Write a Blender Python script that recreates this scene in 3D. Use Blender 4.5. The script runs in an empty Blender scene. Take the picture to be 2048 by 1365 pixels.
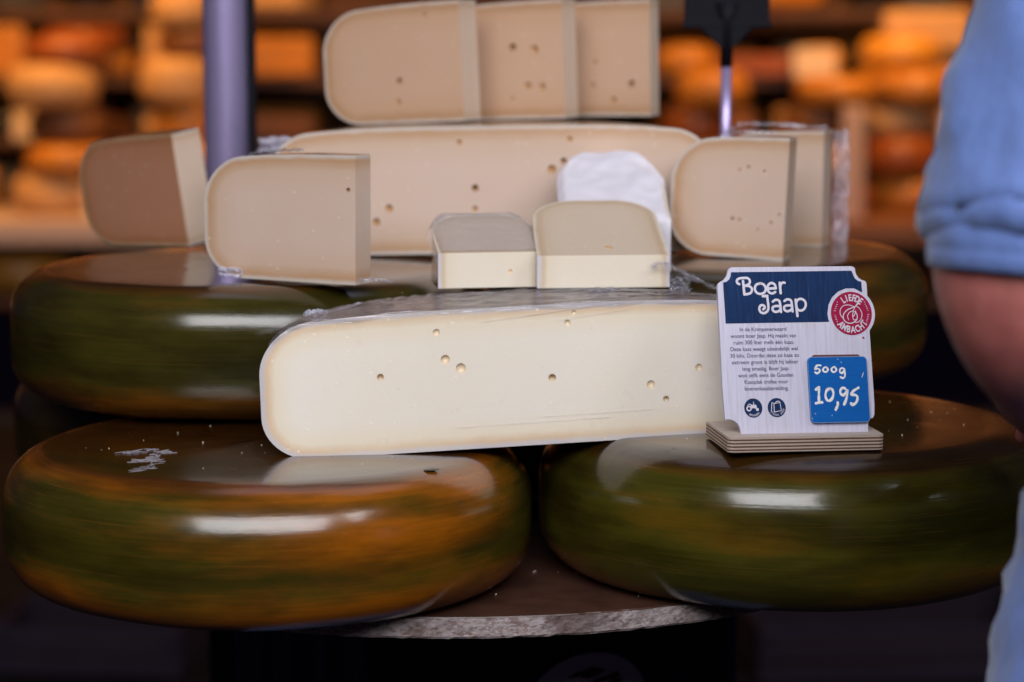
import bpy, bmesh, math, random
from mathutils import Vector, Matrix, noise, Euler

R_ = math.radians
random.seed(7)
scene = bpy.context.scene
COL = scene.collection

# ------------------------------------------------------------------ camera, world, light, exposure
cam_d = bpy.data.cameras.new('camera')
cam = bpy.data.objects.new('camera', cam_d)
COL.objects.link(cam)
cam_d.lens = 85.0
cam_d.sensor_width = 36.0
cam_d.clip_start = 0.05
cam_d.clip_end = 100
cam.location = (0, 0, 1.336)
cam.rotation_euler = (R_(90 - 7.684), 0, 0)
cam_d.dof.use_dof = True
cam_d.dof.focus_distance = 2.13
cam_d.dof.aperture_fstop = 3.0
cam_d.dof.aperture_blades = 9
scene.camera = cam

world = bpy.data.worlds.new('World')
scene.world = world
world.use_nodes = True
wb = world.node_tree.nodes['Background']
wb.inputs['Color'].default_value = (0.60, 0.50, 1.0, 1)
wb.inputs['Strength'].default_value = 0.012


def area(name, loc, target, sx, sy, watts, col):
    l = bpy.data.lights.new(name, 'AREA')
    l.shape = 'RECTANGLE'
    l.size, l.size_y = sx, sy
    l.energy = watts
    l.color = col
    o = bpy.data.objects.new(name, l)
    COL.objects.link(o)
    o.location = loc
    d = Vector(target) - Vector(loc)
    o.rotation_euler = d.to_track_quat('-Z', 'Y').to_euler()
    return o


# daylight that reaches the stall from the street, over the photographer's head
area('street_daylight', (-0.05, -0.30, 2.75), (0.0, 2.15, 0.95), 2.9, 1.5, 104, (0.965, 0.965, 1.0))
area('street_daylight_side', (2.05, 0.70, 2.80), (0.0, 2.2, 0.95), 1.1, 1.25, 36, (0.96, 0.97, 1.0))
# pale light filtering through the stall roof above
area('roof_glow', (0.1, 3.0, 3.2), (0.0, 2.5, 1.0), 1.6, 0.9, 3, (0.82, 0.80, 1.0))
# warm lamps of the shop behind
area('shop_lamp_left', (-1.7, 7.1, 2.7), (-1.45, 8.6, 0.85), 1.0, 0.5, 62, (1.0, 0.45, 0.11))
area('shop_lamp_right', (1.4, 7.1, 2.7), (1.25, 8.6, 0.85), 1.0, 0.5, 62, (1.0, 0.45, 0.11))

vs = scene.view_settings
vs.view_transform = 'Standard'
vs.look = 'None'
vs.exposure = 0.0
vs.gamma = 1.0
vs.use_curve_mapping = False
scene.cycles.use_denoising = True
scene.cycles.max_bounces = 10
scene.cycles.transparent_max_bounces = 16


# ------------------------------------------------------------------ material helpers
class NT:
    def __init__(self, name):
        self.m = bpy.data.materials.new(name)
        self.m.use_nodes = True
        self.t = self.m.node_tree
        self.b = self.t.nodes['Principled BSDF']
        self.out = self.t.nodes['Material Output']

    def n(self, typ, **kw):
        nd = self.t.nodes.new(typ)
        for k, v in kw.items():
            setattr(nd, k, v)
        return nd

    def l(self, a, b):
        self.t.links.new(a, b)

    def val(self, sock, v):
        if isinstance(v, (int, float)):
            sock.default_value = v
        elif isinstance(v, tuple):
            sock.default_value = v
        else:
            self.l(v, sock)

    def math(self, op, a, b=0.0, c=None, clamp=False):
        nd = self.n('ShaderNodeMath', operation=op)
        nd.use_clamp = clamp
        self.val(nd.inputs[0], a)
        self.val(nd.inputs[1], b)
        if c is not None:
            self.val(nd.inputs[2], c)
        return nd.outputs[0]

    def mix(self, fac, a, b, mode='MIX'):
        nd = self.n('ShaderNodeMix', data_type='RGBA', blend_type=mode)
        self.val(nd.inputs[0], fac)
        for s, v in ((nd.inputs[6], a), (nd.inputs[7], b)):
            if isinstance(v, tuple):
                s.default_value = (*v[:3], 1)
            else:
                self.l(v, s)
        return nd.outputs[2]

    def ramp(self, fac, stops, interp='LINEAR'):
        nd = self.n('ShaderNodeValToRGB')
        cr = nd.color_ramp
        cr.interpolation = interp
        while len(cr.elements) < len(stops):
            cr.elements.new(0.5)
        for e, (p, c) in zip(cr.elements, stops):
            e.position = p
            if isinstance(c, (int, float)):
                c = (c, c, c)
            e.color = (*c[:3], 1)
        self.l(fac, nd.inputs[0])
        return nd.outputs[0]

    def noise(self, vec, scale, detail=4, rough=0.55, w=None):
        nd = self.n('ShaderNodeTexNoise')
        nd.inputs['Scale'].default_value = scale
        nd.inputs['Detail'].default_value = detail
        nd.inputs['Roughness'].default_value = rough
        if vec is not None:
            self.l(vec, nd.inputs['Vector'])
        return nd.outputs[0]

    def obj(self):
        return self.n('ShaderNodeTexCoord').outputs['Object']

    def mapping(self, vec, loc=(0, 0, 0), rot=(0, 0, 0), sc=(1, 1, 1)):
        nd = self.n('ShaderNodeMapping')
        nd.inputs['Location'].default_value = loc
        nd.inputs['Rotation'].default_value = rot
        nd.inputs['Scale'].default_value = sc
        self.l(vec, nd.inputs['Vector'])
        return nd.outputs[0]

    def bump(self, h, strength=0.3, dist=0.001, normal=None):
        nd = self.n('ShaderNodeBump')
        nd.inputs['Strength'].default_value = strength
        nd.inputs['Distance'].default_value = dist
        self.l(h, nd.inputs['Height'])
        if normal is not None:
            self.l(normal, nd.inputs['Normal'])
        self.l(nd.outputs[0], self.b.inputs['Normal'])
        return nd.outputs[0]

    def bump_only(self, h, strength, dist):
        nd = self.n('ShaderNodeBump')
        nd.inputs['Strength'].default_value = strength
        nd.inputs['Distance'].default_value = dist
        self.l(h, nd.inputs['Height'])
        return nd.outputs[0]

    def set(self, **kw):
        for k, v in kw.items():
            k = k.replace('_', ' ')
            s = self.b.inputs[k]
            if isinstance(v, tuple):
                s.default_value = (*v[:3], 1) if s.type == 'RGBA' else v
            elif isinstance(v, (int, float)):
                s.default_value = v
            else:
                self.l(v, s)


def plain(name, col, rough=0.6, metal=0.0, var=0.15, scale=30, bump=0.0, bscale=200, sheen=0.0, spec=0.5):
    t = NT(name)
    o = t.obj()
    f = t.noise(o, scale, 5)
    c = t.mix(f, tuple(x * (1 - var) for x in col), tuple(min(1, x * (1 + var)) for x in col))
    t.set(Base_Color=c, Metallic=metal)
    t.b.inputs['Specular IOR Level'].default_value = spec
    rf = t.noise(o, scale * 2.3, 3)
    t.set(Roughness=t.math('MULTIPLY_ADD', rf, rough * 0.3, rough * 0.85))
    if bump:
        t.bump(t.noise(o, bscale, 4), bump, 0.001)
    if sheen:
        t.b.inputs['Sheen Weight'].default_value = sheen
    return t.m


def cyl_coords(t, o):
    s = t.n('ShaderNodeSeparateXYZ')
    t.l(o, s.inputs[0])
    x, y, z = s.outputs
    rho = t.math('SQRT', t.math('ADD', t.math('MULTIPLY', x, x), t.math('MULTIPLY', y, y)))
    ang = t.math('ARCTAN2', x, t.math('MULTIPLY', y, -1.0))    # seam at the back (+y)
    return rho, ang, z


def wax_mat(name, seed, amber=0.5, dark=1.0, top_dark=0.90, green=(0.052, 0.040, 0.004), amb=(0.30, 0.085, 0.003), brown=(0.014, 0.006, 0.0015)):
    """brushed green and amber coating of a whole cheese"""
    t = NT(name)
    o = t.obj()
    rho, ang, z = cyl_coords(t, o)
    cmb = t.n('ShaderNodeCombineXYZ')
    t.l(t.math('MULTIPLY', ang, 0.24), cmb.inputs[0])
    t.l(z, cmb.inputs[1])
    t.l(rho, cmb.inputs[2])
    v = cmb.outputs[0]
    v1 = t.mapping(v, (seed, seed * .3, 0), sc=(3.2, 13, 13))
    n1 = t.noise(v1, 1.0, 3, 0.5)
    v2 = t.mapping(v, (seed * 2, 0, 0), sc=(4, 260, 260))
    n2 = t.noise(v2, 1.0, 5, 0.7)
    v3 = t.mapping(v, (0, seed, 0), sc=(16, 40, 40))
    n3 = t.noise(v3, 1.0, 6, 0.65)
    f = t.math('ADD', t.math('MULTIPLY', n1, 0.9), t.math('MULTIPLY', n2, 0.17))
    f = t.math('ADD', f, t.math('MULTIPLY', n3, 0.16))
    f = t.math('ADD', f, 0.115)
    # bottom edge and flat top carry more amber than the belly of the wheel
    lowz = t.math('SUBTRACT', 1.0, t.math('DIVIDE', z, 0.055), clamp=True)
    topz = t.math('DIVIDE', t.math('SUBTRACT', z, 0.118), 0.01, clamp=True)
    f = t.math('ADD', f, t.math('MULTIPLY', lowz, 0.30))
    f = t.math('ADD', f, t.math('MULTIPLY', topz, 0.22))
    f = t.math('ADD', f, (amber - 0.5) * 0.5)
    c = t.ramp(f, [(0.60, tuple(g * 0.45 for g in green)), (0.74, green), (0.86, tuple((a + b) / 2 for a, b in zip(green, amb))), (0.95, amb)])
    # brown smears
    bm = t.ramp(t.noise(t.mapping(v, (seed * 5, 2, 1), sc=(7, 30, 30)), 1.0, 5), [(0.47, 0.0), (0.62, 1.0)])
    c = t.mix(t.math('MULTIPLY', bm, 0.45), c, brown)
    c = t.mix(topz, c, t.mix(top_dark, c, brown))  # flat top: the dark surroundings it mirrors are mixed into its colour
    # fine dirt
    sp = t.ramp(t.noise(o, 420, 2), [(0.70, 0.0), (0.78, 1.0)])
    c = t.mix(t.math('MULTIPLY', sp, 0.35), c, (0.02, 0.015, 0.008))
    scr = t.ramp(t.noise(t.mapping(v, (seed, 1, 3), sc=(7, 520, 520)), 1.0, 3, 0.6), [(0.60, 0.0), (0.72, 1.0)])
    c = t.mix(t.math('MULTIPLY', scr, 0.12), c, tuple(min(1, a * 1.3 + 0.02) for a in amb))
    dst = t.ramp(t.noise(t.mapping(o, (seed, 0, 0)), 260, 3, 0.7), [(0.66, 0.0), (0.76, 1.0)])
    c = t.mix(t.math('MULTIPLY', dst, 0.16), c, (0.12, 0.09, 0.05))
    if dark != 1.0:
        c = t.mix(1.0, c, (dark, dark, dark), 'MULTIPLY')
    rg = t.math('MULTIPLY_ADD', n2, 0.20, t.math('MULTIPLY_ADD', n3, 0.24, 0.0))
    t.set(Base_Color=c, Roughness=rg)
    t.b.inputs['Specular IOR Level'].default_value = 0.42
    t.b.inputs['Coat Weight'].default_value = 0.75
    t.b.inputs['Coat Roughness'].default_value = 0.11
    h = t.math('ADD', t.math('MULTIPLY', n2, 0.5), t.math('MULTIPLY', n3, 0.8))
    nb = t.bump(h, 0.38, 0.0012)
    t.l(t.bump_only(h, 0.22, 0.0012), t.b.inputs['Coat Normal'])
    return t.m


PR, PH, PC = 0.235, 0.126, 0.0425     # nominal radius, height, corner radius of the cut cheeses
CROWN = 0.085


def paste_mat(name, inner, mid, edge, skin=(0.62, 0.58, 0.66), skin_w=0.0028, seed=0.0, gloss=0.34, band=0.02, specks=0.32, R=PR, H=PH, r=PC):
    """cheese paste; its colour depends on how deep under the rind it lies (a solid texture)"""
    t = NT(name)
    o = t.obj()
    rho, ang, z = cyl_coords(t, o)
    s = t.math('POWER', t.math('DIVIDE', rho, R), 4.0)
    zz = t.math('DIVIDE', z, t.math('SUBTRACT', 1.0, t.math('MULTIPLY', s, CROWN)))
    q1 = t.math('SUBTRACT', rho, R - r)
    q2 = t.math('SUBTRACT', t.math('ABSOLUTE', t.math('SUBTRACT', zz, H / 2)), H / 2 - r)
    m1 = t.math('MAXIMUM', q1, 0.0)
    m2 = t.math('MAXIMUM', q2, 0.0)
    ln = t.math('SQRT', t.math('ADD', t.math('MULTIPLY', m1, m1), t.math('MULTIPLY', m2, m2)))
    ins = t.math('MINIMUM', t.math('MAXIMUM', q1, q2), 0.0)
    d = t.math('SUBTRACT', t.math('SUBTRACT', r, ln), ins)
    wob = t.noise(t.mapping(o, (seed, 0, 0)), 60, 3)
    d = t.math('ADD', d, t.math('MULTIPLY', t.math('SUBTRACT', wob, 0.5), 0.0042))
    u = t.math('DIVIDE', d, 0.06, clamp=True)
    w = skin_w / 0.06
    b = band / 0.06
    c = t.ramp(u, [(max(0.0, w - 0.012), skin), (w + 0.012, tuple(0.5 * a + 0.5 * s_ for a, s_ in zip(edge, skin))), (w + 0.05, edge),
                   (b, mid), (min(1, b * 2.4), inner)])
    big = t.noise(t.mapping(o, (seed, 3, 0)), 9, 3)
    c = t.mix(t.math('MULTIPLY', t.ramp(big, [(0.35, 0.0), (0.7, 1.0)]), 0.35), c, mid)
    # small pale crystals
    vo = t.n('ShaderNodeTexVoronoi')
    vo.inputs['Scale'].default_value = 105
    t.l(t.mapping(o, (seed, seed, 0)), vo.inputs['Vector'])
    rnd = t.n('ShaderNodeSeparateColor')
    t.l(vo.outputs['Color'], rnd.inputs[0])
    keep = t.math('GREATER_THAN', rnd.outputs[0], 0.72)
    spot = t.math('MULTIPLY', t.ramp(vo.outputs['Distance'], [(0.07, 1.0), (0.19, 0.0)]), keep)
    c = t.mix(t.math('MULTIPLY', spot, specks), c, (0.93, 0.86, 0.74))
    fine = t.noise(o, 900, 2)
    c = t.mix(t.math('MULTIPLY', t.ramp(fine, [(0.62, 0.0), (0.8, 1.0)]), 0.14), c, tuple(x * 0.5 for x in edge))
    t.set(Base_Color=c)
    rg = t.math('MULTIPLY_ADD', t.noise(o, 45, 4), 0.22, gloss - 0.1)
    t.set(Roughness=rg)
    t.b.inputs['Subsurface Weight'].default_value = 0.22
    t.b.inputs['Subsurface Radius'].default_value = (1.0, 0.7, 0.45)
    t.b.inputs['Subsurface Scale'].default_value = 0.006
    cut = t.noise(t.mapping(o, sc=(4, 4, 330)), 1.0, 3)
    h = t.math('ADD', t.math('MULTIPLY', t.noise(o, 260, 4), 0.6), t.math('MULTIPLY', cut, 0.35))
    h = t.math('ADD', h, t.math('MULTIPLY', spot, 0.8))
    t.bump(h, 0.26, 0.0008)
    return t.m


def film_mat(name, body=0.05, tint=(0.9, 0.9, 1.0)):
    t = NT(name)
    o = t.obj()
    tr = t.n('ShaderNodeBsdfTransparent')
    tr.inputs[0].default_value = (0.97, 0.97, 0.98, 1)
    gl = t.n('ShaderNodeBsdfGlossy')
    gl.inputs['Color'].default_value = (*tint, 1)
    gl.inputs['Roughness'].default_value = 0.10
    bp = t.n('ShaderNodeBump')
    bp.inputs['Strength'].default_value = 0.5
    bp.inputs['Distance'].default_value = 0.002
    t.l(t.noise(o, 90, 5, 0.6), bp.inputs['Height'])
    t.l(bp.outputs[0], gl.inputs['Normal'])
    df = t.n('ShaderNodeBsdfDiffuse')
    df.inputs[0].default_value = (*tint, 1)
    lw = t.n('ShaderNodeLayerWeight')
    lw.inputs[0].default_value = 0.35
    t.l(bp.outputs[0], lw.inputs['Normal'])
    f = t.math('MULTIPLY_ADD', lw.outputs['Fresnel'], 0.42, 0.03, clamp=True)
    m1 = t.n('ShaderNodeMixShader')
    t.l(f, m1.inputs[0])
    t.l(tr.outputs[0], m1.inputs[1])
    t.l(gl.outputs[0], m1.inputs[2])
    m2 = t.n('ShaderNodeMixShader')
    m2.inputs[0].default_value = body
    t.l(m1.outputs[0], m2.inputs[1])
    t.l(df.outputs[0], m2.inputs[2])
    t.l(m2.outputs[0], t.out.inputs['Surface'])
    return t.m


# ------------------------------------------------------------------ object helpers
def obj(name, me, mat=None, parent=None, smooth=False):
    if isinstance(me, bmesh.types.BMesh):
        m = bpy.data.meshes.new(name)
        me.to_mesh(m)
        me.free()
        me = m
    if mat is not None:
        me.materials.clear()
        me.materials.append(mat)
    if smooth:
        for p in me.polygons:
            p.use_smooth = True
    o = bpy.data.objects.new(name, me)
    COL.objects.link(o)
    if parent is not None:
        o.parent = parent
    return o


def thing(name, label, cat, loc=(0, 0, 0), rot=(0, 0, 0), group=None):
    o = bpy.data.objects.new(name, None)
    o.empty_display_size = 0.05
    COL.objects.link(o)
    o.location = loc
    o.rotation_euler = rot
    tag(o, label, cat, group)
    return o


def tag(o, label, cat, group=None):
    o['label'] = label
    o['category'] = cat
    if group:
        o['group'] = group
    return o


def box_bm(x0, x1, y0, y1, z0, z1, bev=0.0, seg=2, bm=None):
    own = bm is None
    if own:
        bm = bmesh.new()
    vs_ = [bm.verts.new(p) for p in ((x0, y0, z0), (x1, y0, z0), (x1, y1, z0), (x0, y1, z0), (x0, y0, z1), (x1, y0, z1), (x1, y1, z1), (x0, y1, z1))]
    fs = [bm.faces.new([vs_[i] for i in f]) for f in ((3, 2, 1, 0), (4, 5, 6, 7), (0, 1, 5, 4), (1, 2, 6, 5), (2, 3, 7, 6), (3, 0, 4, 7))]
    if bev:
        es = list({e for f in fs for e in f.edges})
        bmesh.ops.bevel(bm, geom=es, offset=bev, segments=seg, affect='EDGES', profile=0.5)
    return bm


def lathe_bm(profile, seg=96, wob=0.0, seed=0.0, cap=True):
    """profile: list of (rho, z) from the bottom axis to the top axis"""
    bm = bmesh.new()
    rings = []
    for (rho, z) in profile:
        if rho < 1e-6:
            rings.append([bm.verts.new((0, 0, z))])
            continue
        ring = []
        for i in range(seg):
            a = 2 * math.pi * i / seg
            k = 1.0
            dz = 0.0
            if wob:
                p = Vector((math.cos(a) * 1.4 + seed, math.sin(a) * 1.4, z * 9))
                k = 1 + wob * noise.noise(p)
                dz = wob * 0.10 * noise.noise(p * 1.7 + Vector((5, 5, 5)))
            ring.append(bm.verts.new((rho * k * math.cos(a), rho * k * math.sin(a), z + dz)))
        rings.append(ring)
    for a, b in zip(rings[:-1], rings[1:]):
        n = max(len(a), len(b))
        for i in range(n):
            j = (i + 1) % n
            if len(a) == 1:
                bm.faces.new((a[0], b[j], b[i]))
            elif len(b) == 1:
                bm.faces.new((a[i], a[j], b[0]))
            else:
                bm.faces.new((a[i], a[j], b[j], b[i]))
    bmesh.ops.recalc_face_normals(bm, faces=bm.faces)
    return bm


def wheel_profile(R, H, r, crown=0.0, n=9, flat=7):
    pts = [(0, 0)]
    for i in range(1, flat):
        pts.append(((R - r) * i / flat, 0))
    for i in range(n + 1):
        b = -math.pi / 2 + (math.pi / 2) * i / n
        pts.append((R - r + r * math.cos(b), r + r * math.sin(b)))
    for i in range(n + 1):
        b = (math.pi / 2) * i / n
        pts.append((R - r + r * math.cos(b), H - r + r * math.sin(b)))
    for i in range(flat - 1, 0, -1):
        pts.append(((R - r) * i / flat, H))
    pts.append((0, H))
    return [(p, z * (1 - crown * (p / R) ** 4)) for p, z in pts]


def catmull(pts, k=6):
    P = [Vector(p) for p in pts]
    out = []
    for i in range(len(P) - 1):
        p0 = P[max(i - 1, 0)]
        p1, p2 = P[i], P[i + 1]
        p3 = P[min(i + 2, len(P) - 1)]
        for j in range(k):
            t = j / k
            out.append(0.5 * ((2 * p1) + (-p0 + p2) * t + (2 * p0 - 5 * p1 + 4 * p2 - p3) * t * t + (-p0 + 3 * p1 - 3 * p2 + p3) * t ** 3))
    out.append(P[-1])
    return out


def tube_bm(pts, radii, seg=10, bm=None, cap=True):
    if bm is None:
        bm = bmesh.new()
    P = [Vector(p) for p in pts]
    if isinstance(radii, (int, float)):
        radii = [radii] * len(P)
    rings = []
    up = Vector((0, 0, 1))
    for i, p in enumerate(P):
        d = (P[min(i + 1, len(P) - 1)] - P[max(i - 1, 0)]).normalized()
        a = d.cross(up)
        if a.length < 1e-3:
            a = d.cross(Vector((0, 1, 0)))
        a.normalize()
        b = d.cross(a).normalized()
        rings.append([bm.verts.new(p + (a * math.cos(2 * math.pi * k / seg) + b * math.sin(2 * math.pi * k / seg)) * radii[i]) for k in range(seg)])
    for A, B in zip(rings[:-1], rings[1:]):
        for k in range(seg):
            bm.faces.new((A[k], A[(k + 1) % seg], B[(k + 1) % seg], B[k]))
    if cap:
        bm.faces.new(rings[0])
        bm.faces.new(rings[-1])
    bmesh.ops.recalc_face_normals(bm, faces=bm.faces)
    return bm


def prism_bm(outline, z0, z1, bev=0.0, bm=None):
    """closed 2D outline in x,y extruded from z0 to z1"""
    if bm is None:
        bm = bmesh.new()
    A = [bm.verts.new((x, y, z0)) for x, y in outline]
    B = [bm.verts.new((x, y, z1)) for x, y in outline]
    n = len(outline)
    f0 = bm.faces.new(list(reversed(A)))
    f1 = bm.faces.new(B)
    for i in range(n):
        bm.faces.new((A[i], A[(i + 1) % n], B[(i + 1) % n], B[i]))
    bmesh.ops.recalc_face_normals(bm, faces=bm.faces)
    if bev:
        es = list(f1.edges) + list(f0.edges)
        bmesh.ops.bevel(bm, geom=es, offset=bev, segments=2, affect='EDGES', profile=0.5)
    return bm


def smooth_by_angle(o, ang=35):
    me = o.data
    for p in me.polygons:
        p.use_smooth = True
    bm = bmesh.new()
    bm.from_mesh(me)
    for e in bm.edges:
        if len(e.link_faces) == 2 and e.calc_face_angle(0) > R_(ang):
            e.smooth = False
    bm.to_mesh(me)
    bm.free()


# ------------------------------------------------------------------ materials
M = {}
M['wax_a'] = wax_mat('wax_front_amber_green', 3.1, 0.56)
M['wax_b'] = wax_mat('wax_front_olive', 9.7, 0.36, green=(0.060, 0.052, 0.005), amb=(0.20, 0.082, 0.005))
M['wax_c'] = wax_mat('wax_upper_brown_green', 15.3, 0.50, green=(0.042, 0.035, 0.005), amb=(0.17, 0.058, 0.005))
M['wax_d'] = wax_mat('wax_upper_brown', 21.9, 0.55, green=(0.036, 0.027, 0.005), amb=(0.17, 0.055, 0.004))
M['wax_e'] = wax_mat('wax_back_dark', 28.4, 0.5, green=(0.06, 0.035, 0.008), amb=(0.16, 0.06, 0.008))
M['rind'] = wax_mat('rind_brown', 33.0, 0.5, green=(0.10, 0.06, 0.025), amb=(0.22, 0.12, 0.055), brown=(0.13, 0.075, 0.04))
M['rind_tan'] = wax_mat('rind_tan', 41.0, 0.5, green=(0.26, 0.17, 0.09), amb=(0.40, 0.27, 0.14), brown=(0.28, 0.18, 0.10))
M['paste_young'] = paste_mat('paste_cream', (0.88, 0.81, 0.72), (0.85, 0.75, 0.60), (0.74, 0.55, 0.37), skin=(0.60, 0.55, 0.57), skin_w=0.0034, seed=1.0, gloss=0.30, band=0.013, specks=0.8)
M['paste_mid'] = paste_mat('paste_beige', (0.67, 0.505, 0.415), (0.64, 0.46, 0.345), (0.52, 0.30, 0.16), skin=(0.62, 0.55, 0.50), skin_w=0.0024, seed=4.0, band=0.016)
M['paste_top'] = paste_mat('paste_rosy_beige', (0.62, 0.40, 0.275), (0.59, 0.365, 0.235), (0.46, 0.25, 0.12), skin=(0.60, 0.50, 0.44), skin_w=0.0024, seed=7.0, band=0.014)
M['paste_old'] = paste_mat('paste_caramel', (0.52, 0.245, 0.145), (0.49, 0.22, 0.12), (0.39, 0.16, 0.07), skin=(0.50, 0.36, 0.22), skin_w=0.002, seed=11.0, band=0.014)
M['paste_pale'] = paste_mat('paste_pale', (0.64, 0.52, 0.41), (0.61, 0.48, 0.36), (0.52, 0.37, 0.24), skin=(0.70, 0.62, 0.52), skin_w=0.002, seed=14.0, band=0.012)
M['paste_lit_strip'] = paste_mat('paste_pale_lit', (0.80, 0.72, 0.60), (0.77, 0.67, 0.53), (0.62, 0.48, 0.32), seed=23.0, band=0.010)  # front cuts of the lying wedges: their stronger light put into the colour
M['paste_end'] = paste_mat('paste_pale_end', (0.70, 0.54, 0.43), (0.67, 0.50, 0.38), (0.55, 0.37, 0.23), skin=(0.62, 0.54, 0.50), skin_w=0.002, seed=19.0, band=0.010)  # paler than the front faces; used on the right end cuts
M['hole_tan'] = plain('cheese_eye_tan', (0.46, 0.25, 0.11), 0.4, var=0.1, scale=300)
M['hole_pale'] = plain('cheese_eye_pale', (0.76, 0.62, 0.44), 0.4, var=0.1, scale=300)
M['hole'] = plain('cheese_eye', (0.80, 0.58, 0.36), 0.35, var=0.1, scale=300)
M['film'] = film_mat('cling_film', 0.035)
M['film_white'] = film_mat('cling_film_crumpled', 0.30, (0.88, 0.86, 1.0))


# ------------------------------------------------------------------ ground and shop behind (the setting)
t = NT('paving_dark')
o_ = t.obj()
br = t.n('ShaderNodeTexBrick')
br.inputs['Scale'].default_value = 4.0
br.inputs['Color1'].default_value = (0.010, 0.008, 0.011, 1)
br.inputs['Color2'].default_value = (0.017, 0.013, 0.018, 1)
br.inputs['Mortar'].default_value = (0.006, 0.005, 0.006, 1)
t.l(o_, br.inputs['Vector'])
t.set(Base_Color=br.outputs[0], Roughness=0.9, Specular_IOR_Level=0.08)
t.bump(br.outputs[1], 0.3, 0.004)
M['paving'] = t.m
g = obj('ground', box_bm(-10, 10, -4, 14, -0.1, 0), M['paving'])
g['kind'] = 'structure'


def wood_mat(name, dark, light, axis=0, rough=0.55, scale=1.0):
    t = NT(name)
    o = t.obj()
    sc = [60 * scale] * 3
    sc[axis] = 3.0 * scale
    n1 = t.noise(t.mapping(o, sc=tuple(sc)), 1.0, 5, 0.6)
    n2 = t.noise(o, 9, 3)
    f = t.math('ADD', t.math('MULTIPLY', n1, 0.8), t.math('MULTIPLY', n2, 0.3))
    c = t.ramp(f, [(0.35, dark), (0.75, light)])
    t.set(Base_Color=c, Roughness=rough)
    t.bump(n1, 0.2, 0.001)
    return t.m


M['shopwall'] = wood_mat('shop_wall_wood', (0.07, 0.028, 0.012), (0.15, 0.06, 0.025), 2)
M['shelf'] = wood_mat('shelf_wood', (0.05, 0.02, 0.010), (0.12, 0.048, 0.022), 0)
M['shelf_pale'] = wood_mat('shelf_pale_wood', (0.50, 0.37, 0.33), (0.68, 0.52, 0.47), 0)
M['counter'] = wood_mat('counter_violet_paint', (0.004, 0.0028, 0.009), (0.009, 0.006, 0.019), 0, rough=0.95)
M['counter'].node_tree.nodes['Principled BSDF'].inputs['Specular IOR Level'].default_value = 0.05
w = obj('wall', box_bm(-5, 5, 9.5, 9.7, 0, 4.0), M['shopwall'])
w['kind'] = 'structure'

rack = thing('shelf_rack', 'dark wooden shop shelves full of cheese, blurred in the background', 'shelf rack', (0, 8.45, 0))
for z in (0.916, 1.125, 1.353, 1.6):
    obj('shelf_board', box_bm(-3.0, 3.0, -0.17, 0.57, z - 0.03, z, 0.004), M['shelf'], rack)
for x in (-3.05, -1.9, 0.27, 1.86, 3.05):
    obj('upright', box_bm(x - 0.035, x + 0.035, 0.04, 0.60, 0.0, 2.4, 0.004), M['shelf'], rack)

cnt = thing('shop_counter', 'dark violet shop counter with pale wooden edge behind the stacked wheels', 'counter', (0, 7.8, 0))
M['counter_brown'] = wood_mat('counter_brown_wood', (0.16, 0.06, 0.025), (0.30, 0.12, 0.05), 0)
obj('counter_top', box_bm(0.002, 3.2, -0.15, 0.50, 0.612, 0.688, 0.006), M['counter_brown'], cnt)
obj('counter_top', box_bm(-3.2, 0.0, -0.15, 0.50, 0.612, 0.688, 0.006), M['shelf_pale'], cnt)
obj('display_deck', box_bm(-3.2, 3.2, -0.10, 0.50, 0.405, 0.435, 0.004), M['shelf'], cnt)
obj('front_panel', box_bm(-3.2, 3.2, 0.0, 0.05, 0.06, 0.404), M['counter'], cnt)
obj('kick_board', box_bm(-3.2, 3.2, 0.05, 0.09, 0.0, 0.059), M['shelf'], cnt)
for x in (-3.1, -1.14, 0.76, 3.1):
    obj('counter_post', box_bm(x - 0.035, x + 0.035, 0.2, 0.27, 0.436, 0.611), M['shelf'], cnt)

BG = {
    'orange': plain('shop_wax_orange', (0.50, 0.20, 0.03), 0.35, var=0.45, scale=5),
    'yellow': plain('shop_wax_yellow', (0.70, 0.33, 0.045), 0.35, var=0.4, scale=5),
    'tan': plain('shop_cheese_tan', (0.56, 0.33, 0.15), 0.5, var=0.15, scale=14),
    'red': plain('shop_wax_red', (0.28, 0.075, 0.018), 0.35, var=0.4, scale=5),
    'brown': plain('shop_rind_brown', (0.17, 0.065, 0.022), 0.5, var=0.4, scale=5),
    'green': plain('shop_wax_green', (0.010, 0.035, 0.020), 0.4, var=0.3, scale=14),
    'pink': plain('shop_paper_pink', (0.55, 0.38, 0.34), 0.6, var=0.1, scale=14),
    'black': plain('shop_wax_black', (0.012, 0.010, 0.010), 0.35, var=0.3, scale=14),
}


def bg_block(name, x, y, z, R, H, key, label, cat='cheese', group='cheeses on the shop shelves', seed=0.0):
    o = obj(name, box_bm(-R * 0.92, R * 0.92, -R * 0.7, R * 0.7, 0, H, min(R, H) * 0.16, 3), BG[key], smooth=False)
    o.location = (x, y, z)
    o.rotation_euler = (0, 0, 0.35 * math.sin(seed * 7))
    return tag(o, label, cat, group)


def bg_wheel(name, x, y, z, R, H, key, label, cat='cheese', group='cheeses on the shop shelves', seed=0.0):
    r = min(H * 0.42, R * 0.4)
    o = obj(name, lathe_bm(wheel_profile(R, H, r, 0.04, 5, 3), 40, 0.03, seed), BG[key], smooth=True)
    o.location = (x, y, z)
    o.rotation_euler = (0, 0, seed)
    return tag(o, label, cat, group)


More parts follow.
